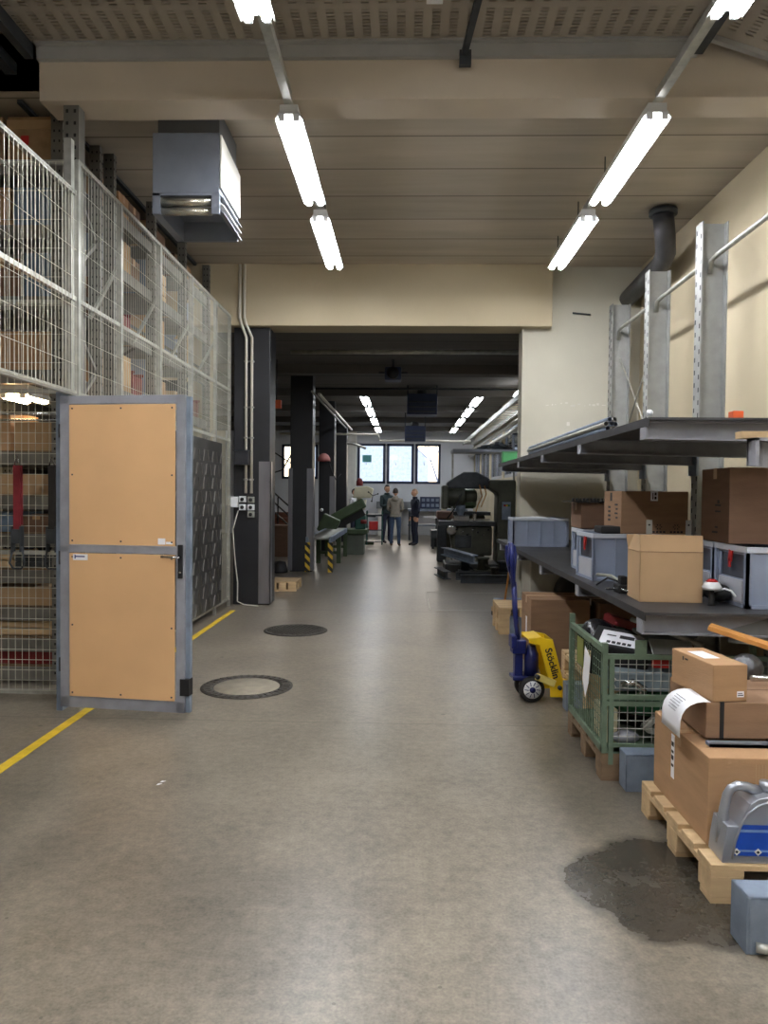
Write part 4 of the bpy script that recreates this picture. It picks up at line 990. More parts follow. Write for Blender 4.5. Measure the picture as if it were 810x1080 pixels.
# ------------------------------------------------ grey euro crates
def crate(label, loc, lx, ly, h, rz=0, window=None, tagcol=None, group='grey stacking crates on the lower deck', win_end='-x', fill=None):
    """origin bottom corner. window: pick opening in the -x end"""
    t = thing('stacking_crate', label, 'crate', loc, rz, group)
    mb = MB(); tk = .006; i_ = .012
    mb.box(i_, lx - i_, i_, ly - i_, 0, tk)
    mb.box(i_, lx - i_, i_, i_ + tk, 0, h).box(i_, lx - i_, ly - i_ - tk, ly - i_, 0, h).box(lx - i_ - tk, lx - i_, i_, ly - i_, 0, h)
    if window:
        mb.box(i_, i_ + tk, i_, ly - i_, 0, h * .46).box(i_, i_ + tk, i_, i_ + .045, 0, h).box(i_, i_ + tk, ly - i_ - .045, ly - i_, 0, h).box(i_, i_ + tk, i_, ly - i_, h * .86, h)
    else: mb.box(i_, i_ + tk, i_, ly - i_, 0, h)
    mb.build('body', crate_m, t)
    mb = MB()
    mb.box(0, lx, 0, i_, h - .03, h).box(0, lx, ly - i_, ly, h - .03, h).box(0, i_, i_, ly - i_, h - .03, h).box(lx - i_, lx, i_, ly - i_, h - .03, h); mb.build('rim', cratelight, t, bevel=.002)
    mb = MB()
    n_ = max(3, int(lx / .13))
    for k in range(n_ + 1):
        x = .012 + (lx - .03) * k / n_; mb.box(x, x + .006, 0.0, i_, .02, h - .03).box(x, x + .006, ly - i_, ly, .02, h - .03)
    mb.box(0.0, .03, 0, .012, .0, h - .03).box(0, .012, 0, .03, 0, h - .03).box(0, .012, ly - .03, ly, 0, h - .03).box(lx - .03, lx, 0, .012, 0, h - .03)
    mb.box(0, lx, .0, .012, 0, .02).box(0, .012, 0, ly, 0, .02)
    mb.build('ribs', crate_m, t)
    if window:
        MB().box(.024, .03, .05, ly - .05, h * .42, h * .9).build('dark_opening', M('opening_shade', (66, 70, 78), .3), t)  # dark sheet standing in for the shade inside the open window
        MB().box(.003, .011, .055, ly - .055, h * .04, h * .44).build('end_label_panel', crate_i, t)
    if tagcol: MB().obox((.004, ly * .5, h * .82), (.01, .035, .06), Matrix.Rotation(R(12), 3, 'X')).obox((.003, ly * .5 + .008, h * .70), (.008, .02, .05)).build('red_tag', tagcol, t)
    if fill: MB().box(.03, lx - .02, .02, ly - .02, tk, h * .8).build('contents', fill, t)
    return t
ZD = .917
cx = crate('grey stacking crate at the far end of the lower deck', (1.21, 8.3, ZD), .62, .4, .32, R(0), fill=darksteel)
crate('grey crate with a red tag under the printed carton', (1.28, 5.05, ZD), .6, .4, .32, R(3), window=1, tagcol=red)
crate('grey crate half hidden behind the red tagged one under the dark carton', (1.35, 5.62, ZD), .6, .4, .32, R(0), window=1)
crate('grey crate with a red tag at the near end of the lower deck', (1.77, 3.87, ZD), .6, .4, .32, R(0), window=1, tagcol=red)
crate('grey crate with a red tag partly hidden by the open carton', (1.77, 4.29, ZD), .6, .4, .32, R(0), window=1, tagcol=red)
blob('dark_cloth', (1.46, 8.32 + .2, ZD + .29), .12, (2.0, .8, .35), whitepl, 'crumpled white paper lying in the far grey crate', 'paper', 2) 
tag(MB().obox((1.42, 5.13 + .05, ZD + .345), (.16, .2, .05)).build('black_pad', dark, bevel=.012), 'flat black pad lying on the corner of the red tagged crate', 'pad')
# printed carton
c = carton('cardboard_carton', 'printed brown carton on the red tagged crate with a black and white top label', (1.47, 5.07, 1.239), .46, .36, .29, R(3), card3, tape=None)
lb = MB().box(.20, .25, -.0016, 0, .225, .29).build('shipping_label', paper, c); marks(lb, [(.212, .219, -.0024, -.0016, .235, .28), (.226, .24, -.0024, -.0016, .235, .255), (.226, .24, -.0024, -.0016, .262, .282)])
mb = MB()
for cx_ in (.26, .38):
    for k in range(6):
        a = 2 * math.pi * k / 6
        mb.obox((cx_ + .018 * math.cos(a), -.0005, .048 + .014 * math.sin(a)), (.010, .001, .006), Matrix.Rotation(-a, 3, 'Y'))
    for k in range(4): mb.obox((cx_ - .035 + k * .024, -.0005, .014), (.015, .001, .012))
mb.build('print', ink, c)
mb = MB()
for k in range(4): mb.box(-.001, 0, .07, .11 + .02 * (k % 2), .10 + k * .03, .112 + k * .03)
for k in range(4): mb.box(-.001, 0, .22, .27, .08 + k * .03, .095 + k * .03)
mb.box(-.001, 0, .19, .23, .22, .28)
mb.build('print', ink, c)
carton('cardboard_carton', 'dark brown carton standing on the half hidden crate behind', (1.36, 5.75, 1.239), .32, .34, .20, 0, card2, tape='x')
tag(MB().box(1.28, 1.72, 5.72, 6.05, 1.442, 1.452).build('black_mat', dark), 'black toothed mat lying on the dark brown carton', 'mat')
o = bpy.data.objects['black_mat']; mb = MB()
for k in range(16): mb.box(1.285 + k * .027, 1.30 + k * .027, 5.715, 5.74, 1.452, 1.475)
mb.build('teeth', dark, o, world=True)
# big dark carton on crates
c = carton('cardboard_carton', 'big dark brown carton on the two near grey crates', (1.775, 4.1, 1.239), .62, .42, .42, R(-2), card2, tape='x')
marks(c, [(-.001, 0, .12, .20, .17 + .035 * k, .18 + .035 * k) for k in range(2)] + [(-.001, 0, .16, .24, .05, .062), (-.001, 0, .16, .2, .08, .09), (-.001, 0, .14, .17, .22, .24)])
blob('dark_scrap', (1.98, 5.2, 1.12), .12, (1.5, .8, .9), M('dull_metal_lump', (70, 74, 78), .5, metal=.5, var=.4, scale=25, bump=.6), 'heap of dull metal parts behind the printed carton', 'metal parts', 6, .3)
# open carton
t = thing('open_carton', 'open tan carton with raised flaps on the lower deck', 'box', (1.29, 4.08, ZD), R(-3))
w, dd, h, k_ = .335, .27, .275, .004
MB().box(0, w, 0, k_, 0, h).box(0, w, dd - k_, dd, 0, h).box(w - k_, w, 0, dd, 0, h).box(0, w, 0, dd, 0, k_).box(0, k_, 0, dd, 0, h * .985).build('body', cardl, t)
MB().prism([(.0, 0, h + .003), (w, 0, h + .003), (w, .012, h + .092), (0, .012, h + .092)], (0, k_, 0)).build('front_flap', cardl, t)
MB().box(.002, w - .002, -.001, 0, h - .001, h + .002).build('fold_crease', card2, t)
MB().prism([(0, .01, h), (0, dd - .01, h), (.03, dd - .01, h + .085), (.03, .01, h + .085)], (.004, 0, 0)).build('side_flap', cardl, t)
MB().prism([(.0, dd, h), (w, dd, h), (w, dd + .04, h + .08), (0, dd + .04, h + .08)], (0, k_, 0)).build('rear_flap', cardl, t)
for i, x in enumerate((1.49, 1.73)):
    p = MB().box(x, x + .035, 4.6, 4.605, ZD, 1.35).box(x, x + .035, 4.6, 4.64, ZD, ZD + .006).build('metal_bracket', galv)
    hb = MB().lathe([(0, -.001), (.006, -.001), (.006, 0), (0, 0)], (x + .0175, 4.6, 1.32), 8, 'y').build('hole', dark, p, world=True)
    tag(p, 'upright perforated metal bracket behind the open carton, %s' % ('left one' if i == 0 else 'right one'), 'bracket', 'brackets behind the open carton')
# small things on the deck
t = thing('headlamp', 'small white and red cap lamp on black cloth on the lower deck', 'lamp', (1.64, 3.98, ZD))
MB().lathe([(.0, .0), (.02, .0), (.016, .02), (.012, .06), (.012, .09)], (0, 0, 0), 14).build('stem', dark, t)
MB().lathe([(.045, .085), (.05, .10), (.035, .125), (0, .135)], (0, 0, 0), 16).build('white_cap', whitepl, t); MB().lathe([(.032, .128), (.02, .14), (0, .142)], (0, 0, 0), 14).build('red_top', red, t)
blob('black_cloth', (1.6, 4.06 + .06, ZD + .045), .05, (1.1, .9, .8), dark, 'crumpled black cloth on the lower deck beside the open carton', 'cloth', 4)
blob('black_cloth', (1.71, 4.08, ZD + .055), .06, (1.1, 1.3, .8), dark, 'crumpled black cloth against the near grey crate', 'cloth', 7)
tag(MB().tube([(1.66, 4.0, .99), (1.70, 3.96, 1.01), (1.73, 3.95, 1.0), (1.745, 3.93, .97)], .006, 6).build('white_cord', whitepl), 'short white cord curled by the near grey crate', 'cord')
for i, (p, q, r_) in enumerate((((1.24, 4.55, ZD + .01), (1.32, 4.3, ZD + .02), .008), ((1.23, 4.75, ZD + .01), (1.3, 4.5, ZD + .06), .006), ((1.27, 4.9, ZD + .06), (1.37, 4.6, ZD + .03), .01))):
    tag(MB().tube([p, ((p[0] + q[0]) / 2, (p[1] + q[1]) / 2, max(p[2], q[2]) + .01), q], r_, 8).build('hand_tool', (chrome, dark, galv)[i]), ('shiny thin', 'black', 'dull grey')[i] + ' rod shaped tool lying on the lower deck before the red tagged crate', 'tool')
tag(MB().box(1.27, 1.40, 4.40, 4.52, ZD, ZD + .05).box(1.29, 1.33, 4.43, 4.5, ZD + .05, ZD + .1).build('black_device', dark, bevel=.006), 'small black device left of the open carton', 'device')
# ------------------------------------------------ below the deck, behind
c = carton('cardboard_carton', 'brown carton on the floor behind the pallet jack', (1.09, 6.35, .0), .50, .5, .60, 0, card3, tape='x'); c.scale = (1, 1, 1)
MB().box(-.0015, 0, .2, .26, .25, .42).build('shipping_label', paper, c)
carton('cardboard_carton', 'dark brown carton beside the floor carton under the lower deck', (1.66, 6.3, .0), .8, .6, .58, 0, card2, tape='x')
for i in range(2): pallet('light pallet right of the pallet jack, %s of two stacked' % ('lower' if i == 0 else 'upper'), 1.24, 5.01, .9, .8, wood, 'pallets beside the jack', z=.145 * i)
for i in range(2): pallet('small light pallet at the far end of the rack, %s of the two' % ('lower', 'upper')[i], 1.02, 7.9, .55, .6, wood, 'stacked light pallets', z=.145 * i)
t = thing('broom', 'broom with an orange wooden handle standing at the far end of the rack', 'broom', (1.24, 9.2, 0))
MB().tube([(.0, 0, .08), (.12, -.1, 1.1)], .013, 8).build('handle', woodo, t); MB().box(-.15, .15, -.03, .03, .05, .1).build('head', wood, t); MB().box(-.15, .15, -.03, .03, 0, .05).build('bristles', dark, t)
t = thing('grey_machine_cover', 'pale grey angled machine cover on the floor under the lower deck', 'machine', (1.3, 8.2, 0))
MB().prism([(1.36, 8.0, .0), (2.2, 8.0, 0), (2.2, 8.0, .62), (1.75, 8.0, .66), (1.6, 8.0, .85), (1.36, 8.0, .85)], (0, .6, 0)).build('housing', M('pale_grey_metal', (150, 148, 138), .6, var=.1), t, world=True, bevel=.01)
MB().lathe([(.22, 0), (.3, 0), (.3, .1), (.22, .1)], (1.9, 7.88, .42), 28, 'y').build('wheel_arch', dark, t, world=True)
blob('dark_engine', (1.95, 7.2, .70), .14, (1.6, 1, .6), M('oily_metal', (44, 50, 60), .4, metal=.4, var=.5, scale=20, bump=.5), 'dark oily machine part under the lower deck', 'machine part', 12, .35)

# ============================================================ PALLET JACK
pj = thing('pallet_jack', 'yellow pallet jack with dark blue pump handle by the rack', 'pallet jack', (.89, 5.42, 0), 0)
# handle: loop at the top, shaft
MB().tube([(-.05, 0, .42), (-.075, 0, .62), (-.09, 0, .86)], .019, 12).build('shaft', bluej, pj)
mb = MB()
mb.tube([(-.09, 0, .82), (-.105, -.03, .92), (-.115, -.055, 1.02), (-.12, -.055, 1.10), (-.12, -.03, 1.135), (-.12, .03, 1.135), (-.12, .055, 1.10), (-.115, .055, 1.02), (-.105, .03, .92), (-.09, 0, .82)], .017, 10)
mb.prism([(-.155, -.02, 1.13), (-.085, -.02, 1.13), (-.07, -.02, 1.06), (-.078, -.02, .95), (-.085, -.02, .85), (-.10, -.02, .85), (-.135, -.02, .95), (-.155, -.02, 1.04)], (0, .04, 0))
mb.build('handle', bluej, pj, bevel=.006)
MB().tube([(-.13, -.03, 1.12), (-.145, -.045, 1.05), (-.13, -.045, .98)], .009, 8).build('release_lever', bluej, pj)
mb = MB().box(-.1, .0, -.05, .05, .34, .44).box(-.08, -.02, -.035, .035, .16, .36).box(-.11, -.07, -.06, .06, .38, .47)
mb.build('pump_body', bluej, pj, bevel=.008)
MB().lathe([(.052, .18), (.052, .34), (.04, .36), (.03, .40)], (.045, -.01, 0), 18).build('pump_cylinder', bluej, pj)
MB().box(-.1, .1, -.07, .07, .15, .18).build('pump_base', bluej, pj, bevel=.006)
MB().box(-.03, .03, -.03, .03, .09, .16).build('steering_fork', darksteel, pj)
for s in (-1, 1):
    w_ = MB().lathe([(.03, -.028), (.06, -.026), (.088, -.026), (.092, -.018), (.092, .018), (.088, .026), (.06, .026), (.03, .028)], (.035, s * .075, .092), 32, 'y').build('steer_wheel', dark, pj)
    mb = MB().lathe([(.02, -.032), (.064, -.029), (.064, .029), (.02, .032)], (.035, s * .075, .092), 24, 'y'); mb.build('rim', whitepl, w_)
    mb = MB().lathe([(.0, -.036), (.022, -.036), (.022, .036), (0, .036)], (.035, s * .075, .092), 16, 'y')
    for k in range(10):
        a = 2 * math.pi * k / 10; mb.obox((.035 + .043 * math.cos(a), s * .075 - .0295, .092 + .043 * math.sin(a)), (.030, .004, .006), Matrix.Rotation(-a + .15, 3, 'Y'))
    mb.build('hub', bluej, w_)
# yellow A frame: two cheek plates and a sloping face
cheek = [(.0, .435), (.0, .47), (.09, .475), (.165, .46), (.205, .33), (.27, .045), (.16, .045), (.155, .13), (.11, .30), (.075, .42)]
for s in (-1, 1): MB().prism([(x, s * .12 - .006, z) for x, z in cheek], (0, .012, 0)).build('cheek_plate', yellow, pj, bevel=.003)
MB().prism([(.0, -.12, .455), (.0, .12, .455), (.09, .12, .475), (.09, -.12, .475)], (0, 0, .006)).build('top_plate', yellow, pj)
MB().prism([(.165, -.12, .46), (.165, .12, .46), (.275, .12, .05), (.275, -.12, .05)], (.008, 0, 0)).build('back_plate', yellow, pj)
MB().bar((.05, -.135, .20), (.19, -.135, .145), .02, .05).build('link_arm', M('pale_yellow_paint', (226, 206, 120), .4), pj, bevel=.006)
MB().lathe([(0, -.15), (.018, -.15), (.018, -.12), (0, -.12)], (.06, 0, .197), 14, 'y').lathe([(0, -.14), (.016, -.14), (.016, -.125), (0, -.125)], (.225, 0, .115), 14, 'y').build('pivot_bolt', darksteel, pj)
me = text_mesh('Stöcklin', .071, .0015); me.materials.append(ink)
tx = bpy.data.objects.new('lettering', me); COL.objects.link(tx); tx.parent = pj
# text plane faces the camera (-y), reading downwards along the slope
a = math.atan2(.21 - .445, .225 - .105) - 0
tx.rotation_euler = Euler((R(90), 0, 0)); tx.rotation_euler = (Matrix.Rotation(R(73), 3, 'Y') @ Matrix.Rotation(R(90), 3, 'X')).to_euler()
tx.location = (.168, -.128, .29)
for s in (-1, 1):
    f = MB().box(.24, 1.15, s * .19 - .075 if s > 0 else -.265, s * .19 + .075 if s > 0 else -.115, .05, .085).build('fork', yellow, pj, bevel=.004)
    MB().lathe([(0, -.04), (.035, -.04), (.035, .04), (0, .04)], (1.02, s * .19, .035), 16, 'y').build('load_roller', dark, f)
MB().box(.24, .30, -.265, .265, .045, .10).build('cross_member', yellow, pj, bevel=.004)
pj.rotation_euler = (0, 0, R(4))
# ============================================================ FAR HALL: machines
# roller conveyor
t = thing('roller_conveyor', 'green roller conveyor on striped legs leading to the band saw', 'conveyor', (-1.6, 15.5, 0))
for x in (-1.86, -1.42): MB().box(x, x + .05, 13.85, 17.6, .56, .66).build('side_rail', steelb, t, world=True)
mb = MB()
for k in range(24): mb.tube([(-1.81, 13.95 + k * .155, .63), (-1.42, 13.95 + k * .155, .63)], .026, 10)
mb.build('rollers', galv, t, world=True)
for x in (-1.87, -1.44):
    for y, m in ((13.84, hazard), (15.6, greend), (17.3, greend)): MB().box(x, x + .09, y, y + .09, 0, .56).build('leg', m, t, world=True, label='leg with yellow and black stripes' if m is hazard else None)
MB().box(-1.8, -1.42, 15.6, 15.66, .2, .26).box(-1.8, -1.42, 17.3, 17.36, .2, .26).build('tie_bar', greend, t, world=True)
# band saw
t = thing('band_saw', 'green band saw with raised slanting arm behind the conveyor', 'band saw', (-1.4, 18.3, 0))
MB().box(-1.45, -.98, 17.8, 18.3, 0, .5).build('base_cabinet', M('cabinet_grey_green', (96, 104, 92), .5), t, world=True, bevel=.02)
MB().box(-1.7, -.9, 17.7, 18.5, .5, .62).build('coolant_tray', greend, t, world=True, bevel=.02)
mb = MB().bar((-1.75, 17.9, .85), (-.98, 17.9, 1.27), .16, .24); mb.build('saw_arm', greend, t, world=True, bevel=.03)
MB().obox((-1.78, 17.3, .74), (.42, .3, .42), Matrix.Rotation(R(24), 3, 'Y')).build('wheel_housing', greend, t, world=True, bevel=.03)
MB().bar((-1.55, 17.95, .76), (-1.0, 17.95, 1.05), .12, .2).build('arm_guard', dark, t, world=True)
MB().box(-1.2, -.95, 17.9, 18.3, .62, .95).build('vise', M('teal_cast', (28, 84, 74), .5), t, world=True, bevel=.02)
MB().lathe([(0, 0), (.05, 0), (.05, .14), (0, .14)], (-1.06, 17.85, .8), 12, 'x').build('motor', redd, t, world=True)
MB().ball(tuple(W(339, 538.5, 17)), .04).build('lamp_knob', whitepl, t, world=True)
# white drilling machine
t = thing('drilling_machine', 'cream drilling machine with a red motor before the left far window', 'drilling machine', (-1.2, 21.6, 0))
MB().prism([(-1.52, 21.4, 1.35), (-.98, 21.4, 1.35), (-.92, 21.4, 1.62), (-1.1, 21.4, 1.7), (-1.45, 21.4, 1.66)], (0, .5, 0)).build('head', cream, t, world=True, bevel=.03)
MB().lathe([(.09, 1.3), (.06, 1.1), (.03, 1.0)], (-1.2, 21.55, 0), 14).build('spindle', cream, t, world=True)
MB().lathe([(.1, 1.7), (.1, 1.82), (.06, 1.92), (0, 1.93)], (-1.33, 21.6, 0), 16).build('motor', redd, t, world=True)
MB().lathe([(.16, 0), (.14, .1), (.08, .2), (.08, 1.4)], (-1.35, 21.85, 0), 16).build('column', cream, t, world=True)
MB().box(-1.55, -.85, 21.3, 22.0, .8, .88).build('table', darksteel, t, world=True)
MB().box(-1.5, -.9, 21.4, 22.0, 0, .12).build('base', greend, t, world=True)
for k in range(3):
    a = R(120 * k + 20); MB().tube([(-.93, 21.35, 1.42), (-.93 + .16 * math.cos(a), 21.33, 1.42 + .16 * math.sin(a))], .012, 6).ball((-.93 + .16 * math.cos(a), 21.33, 1.42 + .16 * math.sin(a)), .025).build('feed_handle', dark, t, world=True)
t = thing('tool_trolley', 'dark trolley with red handled tools beside the cream drilling machine', 'trolley', (-.85, 21, 0))
MB().box(-1.1, -.62, 20.6, 20.62, .85, .9).box(-1.1, -.62, 20.6, 21.0, .88, .9).box(-1.1, -.62, 20.6, 21.0, .45, .47).box(-1.1, -.62, 20.6, 21.0, .12, .14).build('shelf', darksteel, t, world=True)
for x in (-1.08, -.65):
    for y in (20.62, 20.97): MB().box(x, x + .03, y, y + .03, .05, 1.0).build('leg', M('teal_cast', (28, 84, 74), .5), t, world=True)
MB().box(-1.0, -.75, 20.65, 20.9, .47, .7).build('tool_box', red, t, world=True, bevel=.01)
tag(MB().box(-.95, -.12, 26.1, 26.5, 0, .95).build('base_cabinet', white, bevel=.01), 'white cabinet under the far windows', 'cabinet')
tag(MB().box(-1.0, 1.2, 26.05, 26.55, .95, 1.2).build('window_bench', M('grey_bench', (120, 124, 128), .6), bevel=.01), 'long grey bench top along the far windows', 'bench')
# work bench with blue cabinet at the right
t = thing('control_cabinet', 'dark blue slotted cabinet on the bench right of the standing people', 'cabinet', (.9, 24, 0))
a = W(443, 536, 24); b = W(463.5, 523.5, 24)
MB().box(a.x, b.x, 23.9, 24.3, a.z, b.z).build('casing', navy, t, world=True, bevel=.01)
mb = MB()
for k in range(4):
    for j in range(2): mb.box(a.x + .05 + k * .15, a.x + .15 + k * .15, 23.888, 23.9, a.z + .06 + j * .17, a.z + .16 + j * .17)
mb.build('slots', steelb, t, world=True)
t = thing('work_bench', 'long dark workbench at the right behind the standing people', 'bench', (1.2, 23.9, 0))
MB().box(.1, 2.0, 23.6, 24.4, .93, 1.0).build('bench_top', steelb, t, world=True)
MB().box(.1, 2.0, 23.7, 24.4, .45, .5).build('shelf', steelb, t, world=True)
for x in (.12, 1.0, 1.94): MB().box(x, x + .06, 23.62, 24.38, 0, .93).build('leg', darksteel, t, world=True)
MB().box(.6, 1.3, 23.5, 23.6, .72, .78).build('drawer_front', whitepl, t, world=True)
tag(MB().box(.72, 1.35, 20.0, 20.9, .28, .5).box(.74, .8, 20.02, 20.08, 0, .28).box(1.27, 1.33, 20.02, 20.08, 0, .28).box(.74, 1.33, 20.8, 20.86, 0, .28).build('low_stand', darksteel, bevel=.01), 'low dark stand on the floor by the right hand machines', 'stand')
# milling machine (front, right)
t = thing('milling_machine', 'big dark green milling machine with overarm at the right of the passage', 'milling machine', (1.5, 14.3, 0))
Yb = 14.4
MB().box(.78, 2.1, 14.1, 15.0, 0, .16).build('base', M('oily_black', (34, 36, 36), .4, var=.3), t, world=True, bevel=.02)
MB().prism([(1.78, Yb, .16), (2.15, Yb, .16), (2.15, Yb, 1.78), (1.62, Yb, 1.78), (1.62, Yb, 1.62), (1.80, Yb, 1.50)], (0, .6, 0)).build('column', greeng, t, world=True, bevel=.04)
MB().prism([(.82, Yb + .1, 1.60), (1.66, Yb + .1, 1.60), (1.66, Yb + .1, 1.80), (1.4, Yb + .1, 1.93), (1.15, Yb + .1, 1.93), (.82, Yb + .1, 1.72)], (0, .45, 0)).build('overarm', darksteel, t, world=True, bevel=.03)
mb = MB().lathe([(.16, 0), (.2, .03), (.2, .34), (.16, .38)], (.80, Yb + .25, 1.45), 20, 'x').lathe([(.12, .38), (.12, .6), (.07, .62)], (.80, Yb + .25, 1.45), 18, 'x'); mb.build('head_motor', greeng, t, world=True)
MB().box(.72, .84, Yb + .0, Yb + .4, 1.2, 1.66).build('gear_box', greeng, t, world=True, bevel=.03)
MB().lathe([(.1, 1.28), (.09, 1.18), (.05, 1.08), (.03, 1.0)], (1.1, Yb + .25, 0), 16).build('spindle', steelb, t, world=True)
MB().box(.66, 1.75, Yb - .15, Yb + .35, .88, .97).build('table', darksteel, t, world=True, bevel=.01)
MB().prism([(.95, Yb, .30), (1.7, Yb, .30), (1.7, Yb, .88), (.85, Yb, .88)], (0, .4, 0)).build('knee', greeng, t, world=True, bevel=.03)
MB().lathe([(.07, -.02), (.1, -.02), (.1, .0), (.07, .0)], (.9, Yb - .2, .8), 18, 'y').bar((.81, Yb - .21, .8), (.99, Yb - .21, .8), .012).bar((.9, Yb - .21, .71), (.9, Yb - .21, .89), .012).build('hand_wheel', chrome, t, world=True)
MB().box(.95, 1.25, Yb - .1, Yb + .2, .97, 1.08).box(1.32, 1.38, Yb - .1, Yb + .1, .97, 1.12).build('vise', chrome, t, world=True, bevel=.01)
MB().tube([(1.45, Yb + .1, 1.68), (1.5, Yb + .05, 1.45), (1.42, Yb, 1.3), (1.38, Yb, 1.15)], .012, 6).tube([(1.55, Yb + .1, 1.66), (1.58, Yb + .05, 1.5), (1.48, Yb, 1.25)], .012, 6).build('coolant_hose', woodo, t, world=True)
for k in range(7):
    MB().tube([(1.0 + k * .1, Yb - .16, .8 - .05 * (k % 3)), (1.0 + k * .1, Yb - .24, .82 - .05 * (k % 3))], .012, 6).ball((1.0 + k * .1, Yb - .25, .82 - .05 * (k % 3)), .022, seg=8, rings=6).build('lever', chrome if k % 2 else dark, t, world=True)
MB().box(.98, 1.3, Yb - .02, Yb + .02, .45, .7).build('cover_plate', darksteel, t, world=True, bevel=.01)
MB().box(1.88, 2.05, Yb - .02, Yb + .02, 1.0, 1.35).build('switch_panel', steelb, t, world=True, bevel=.01)
for k in range(3): MB().lathe([(0, -.04), (.02, -.04), (.02, 0), (0, 0)], (1.93 + .04 * k, Yb, 1.28), 10, 'y').build('push_button', (red, yellow, greenpl)[k], t, world=True)
MB().box(.9, 1.65, Yb - .05, Yb + .0, .99, 1.02).build('t_slot_strip', chrome, t, world=True)
MB().tube([(.82, Yb - .1, 1.02), (.95, Yb - .1, 1.2), (1.02, Yb - .05, 1.35), (1.1, Yb, 1.5)], .015, 6).build('cable', dark, t, world=True)
t = thing('milling_machine', 'second milling machine further back with a rounded grey green head', 'milling machine', (1.3, 18, 0))
Yc = 17.5
MB().box(.95, 1.9, Yc, Yc + .9, 0, 1.0).build('body', greeng, t, world=True, bevel=.05)
MB().box(.98, 1.7, Yc + .1, Yc + .7, 1.15, 1.62).build('head', greend, t, world=True, bevel=.08)
MB().box(.8, 2.0, Yc - .2, Yc + .5, 1.0, 1.08).build('table', darksteel, t, world=True)
MB().lathe([(.08, -.3), (.08, 0)], (1.25, Yc + .1, 1.35), 16, 'y').build('spindle', steelb, t, world=True)
MB().box(.86, .98, Yc - .05, Yc + .2, 1.1, 1.5).build('control_box', cream, t, world=True, bevel=.01)
t = thing('machine_bed', 'pale red topped fixture on the table behind the big milling machine', 'fixture', (.9, 16.4, 0))
MB().box(.72, .92, 16.2, 16.6, 0, .95).build('stand', darksteel, t, world=True, bevel=.02); MB().box(.7, 1.05, 16.1, 16.6, .95, 1.12).build('fixture_block', M('salmon_cast', (120, 92, 80), .5), t, world=True, bevel=.03)
# scrap heap: beams on floor in front of milling machine
def ibeam(p0, p1, s, label, m=darksteel):
    p0, p1 = Vector(p0), Vector(p1); mb = MB()
    mb.bar(p0 + Vector((0, 0, s * .45)), p1 + Vector((0, 0, s * .45)), s, s * .1); mb.bar(p0 - Vector((0, 0, s * .45)), p1 - Vector((0, 0, s * .45)), s, s * .1); mb.bar(p0, p1, s * .12, s * .8)
    tag(mb.build('steel_section', m), label, 'steel beam', 'steel sections before the milling machine')
ibeam((.72, 13.4, .46), (1.15, 12.2, .42), .14, 'grey steel section slanting on top of the pile before the milling machine', steelb)
ibeam((.62, 13.7, .07), (.75, 12.9, .07), .14, 'short dark steel section on the floor at the aisle end of the pile')
ibeam((.95, 12.45, .07), (2.2, 12.5, .07), .14, 'long dark steel section along the front of the pile')
ibeam((.9, 12.9, .07), (2.2, 12.95, .07), .14, 'long dark steel section second from the front of the pile')
rnd = random.Random(5)
for k, (x, y, z, s, m, lb) in enumerate(((1.1, 13.3, .14, .26, darksteel, 'dark casting'), (1.4, 13.2, .14, .3, greeng, 'grey green casting'), (1.75, 13.1, .14, .26, darksteel, 'black flanged casting'), (2.05, 13.3, .14, .28, castiron, 'rusty brown casting'), (1.55, 12.7, .14, .2, castiron, 'small rusty casting'), (1.95, 12.72, .14, .18, steelb, 'small pale casting'))):
    mb = MB().box(-s / 2, s / 2, -s / 2, s / 2, 0, s * .5).lathe([(s * .36, s * .5), (s * .3, s * 1.1), (s * .38, s * 1.12), (s * .38, s * 1.25), (0, s * 1.25)], (0, 0, 0), 12).obox((s * .3, -s * .3, s * .7), (s * .5, s * .12, s * .12), Euler((0, .5, .6)).to_matrix())
    o = mb.build('casting', m, loc=(x, y, z - .14)); tag(o, lb + ' in the heap before the milling machine', 'casting', 'castings before the milling machine')
t = thing('storage_shelf', 'dark shelf with long material high on the right of the far hall', 'shelf', (1.9, 15, 2.3))
MB().box(1.0, 2.4, 15.6, 16.4, 2.38, 2.44).build('shelf_board', steel, t, world=True)
for x in (1.02, 2.36): MB().box(x, x + .04, 16.3, 16.36, 0, 2.4).build('post', galv, t, world=True)
for k in range(6): MB().obox((1.7 + k * .08, 15.9, 2.49 + .02 * (k % 3)), (.5, .09, .05), Euler((0, R(-14 + 5 * k), R(k * 9))).to_matrix()).build('bar_offcut', darksteel, t, world=True)
# left bay: stairs, window stuff, wall
t = thing('stair_with_railing', 'short stair with black tube railing in the left bay of the far hall', 'stair', (-4.3, 23, 0))
for k in range(5): MB().box(-4.45 - .0, -3.55, 22.6 + k * .27, 22.9 + k * .27, 0, .17 * (k + 1)).build('step', M('brown_step', (104, 62, 44), .7), t, world=True)
mb = MB()
for dz in (0, .3, .6): mb.tube([(-4.5, 23.9, 1.7 - dz), (-3.55, 22.7, 1.05 - dz), (-3.5, 22.6, .95 - dz)], .025, 6)
for q in (0, .5, 1): mb.tube([(-4.5 + .98 * q, 23.9 - 1.27 * q, 0), (-4.5 + .98 * q, 23.9 - 1.27 * q, 1.7 - .72 * q)], .025, 6)
mb.build('railing', dark, t, world=True)
pallet('small pallet on the floor between the first and second black column', -2.05, 11.1, .42, .6, wood, z=0)
t = thing('hanging_cable', 'looping black cable hanging in the left bay', 'cable', (-2.7, 15, 2.2))
MB().tube([(-3.3, 15, 2.75), (-3.1, 15, 2.2), (-2.8, 15, 1.85), (-2.5, 15, 1.95), (-2.3, 15, 2.3)], .016, 6).tube([(-3.25, 15, 2.8), (-3.05, 15, 2.55), (-2.5, 15, 2.2), (-2.2, 15, 2.0)], .014, 6).build('cable', dark, t, world=True)
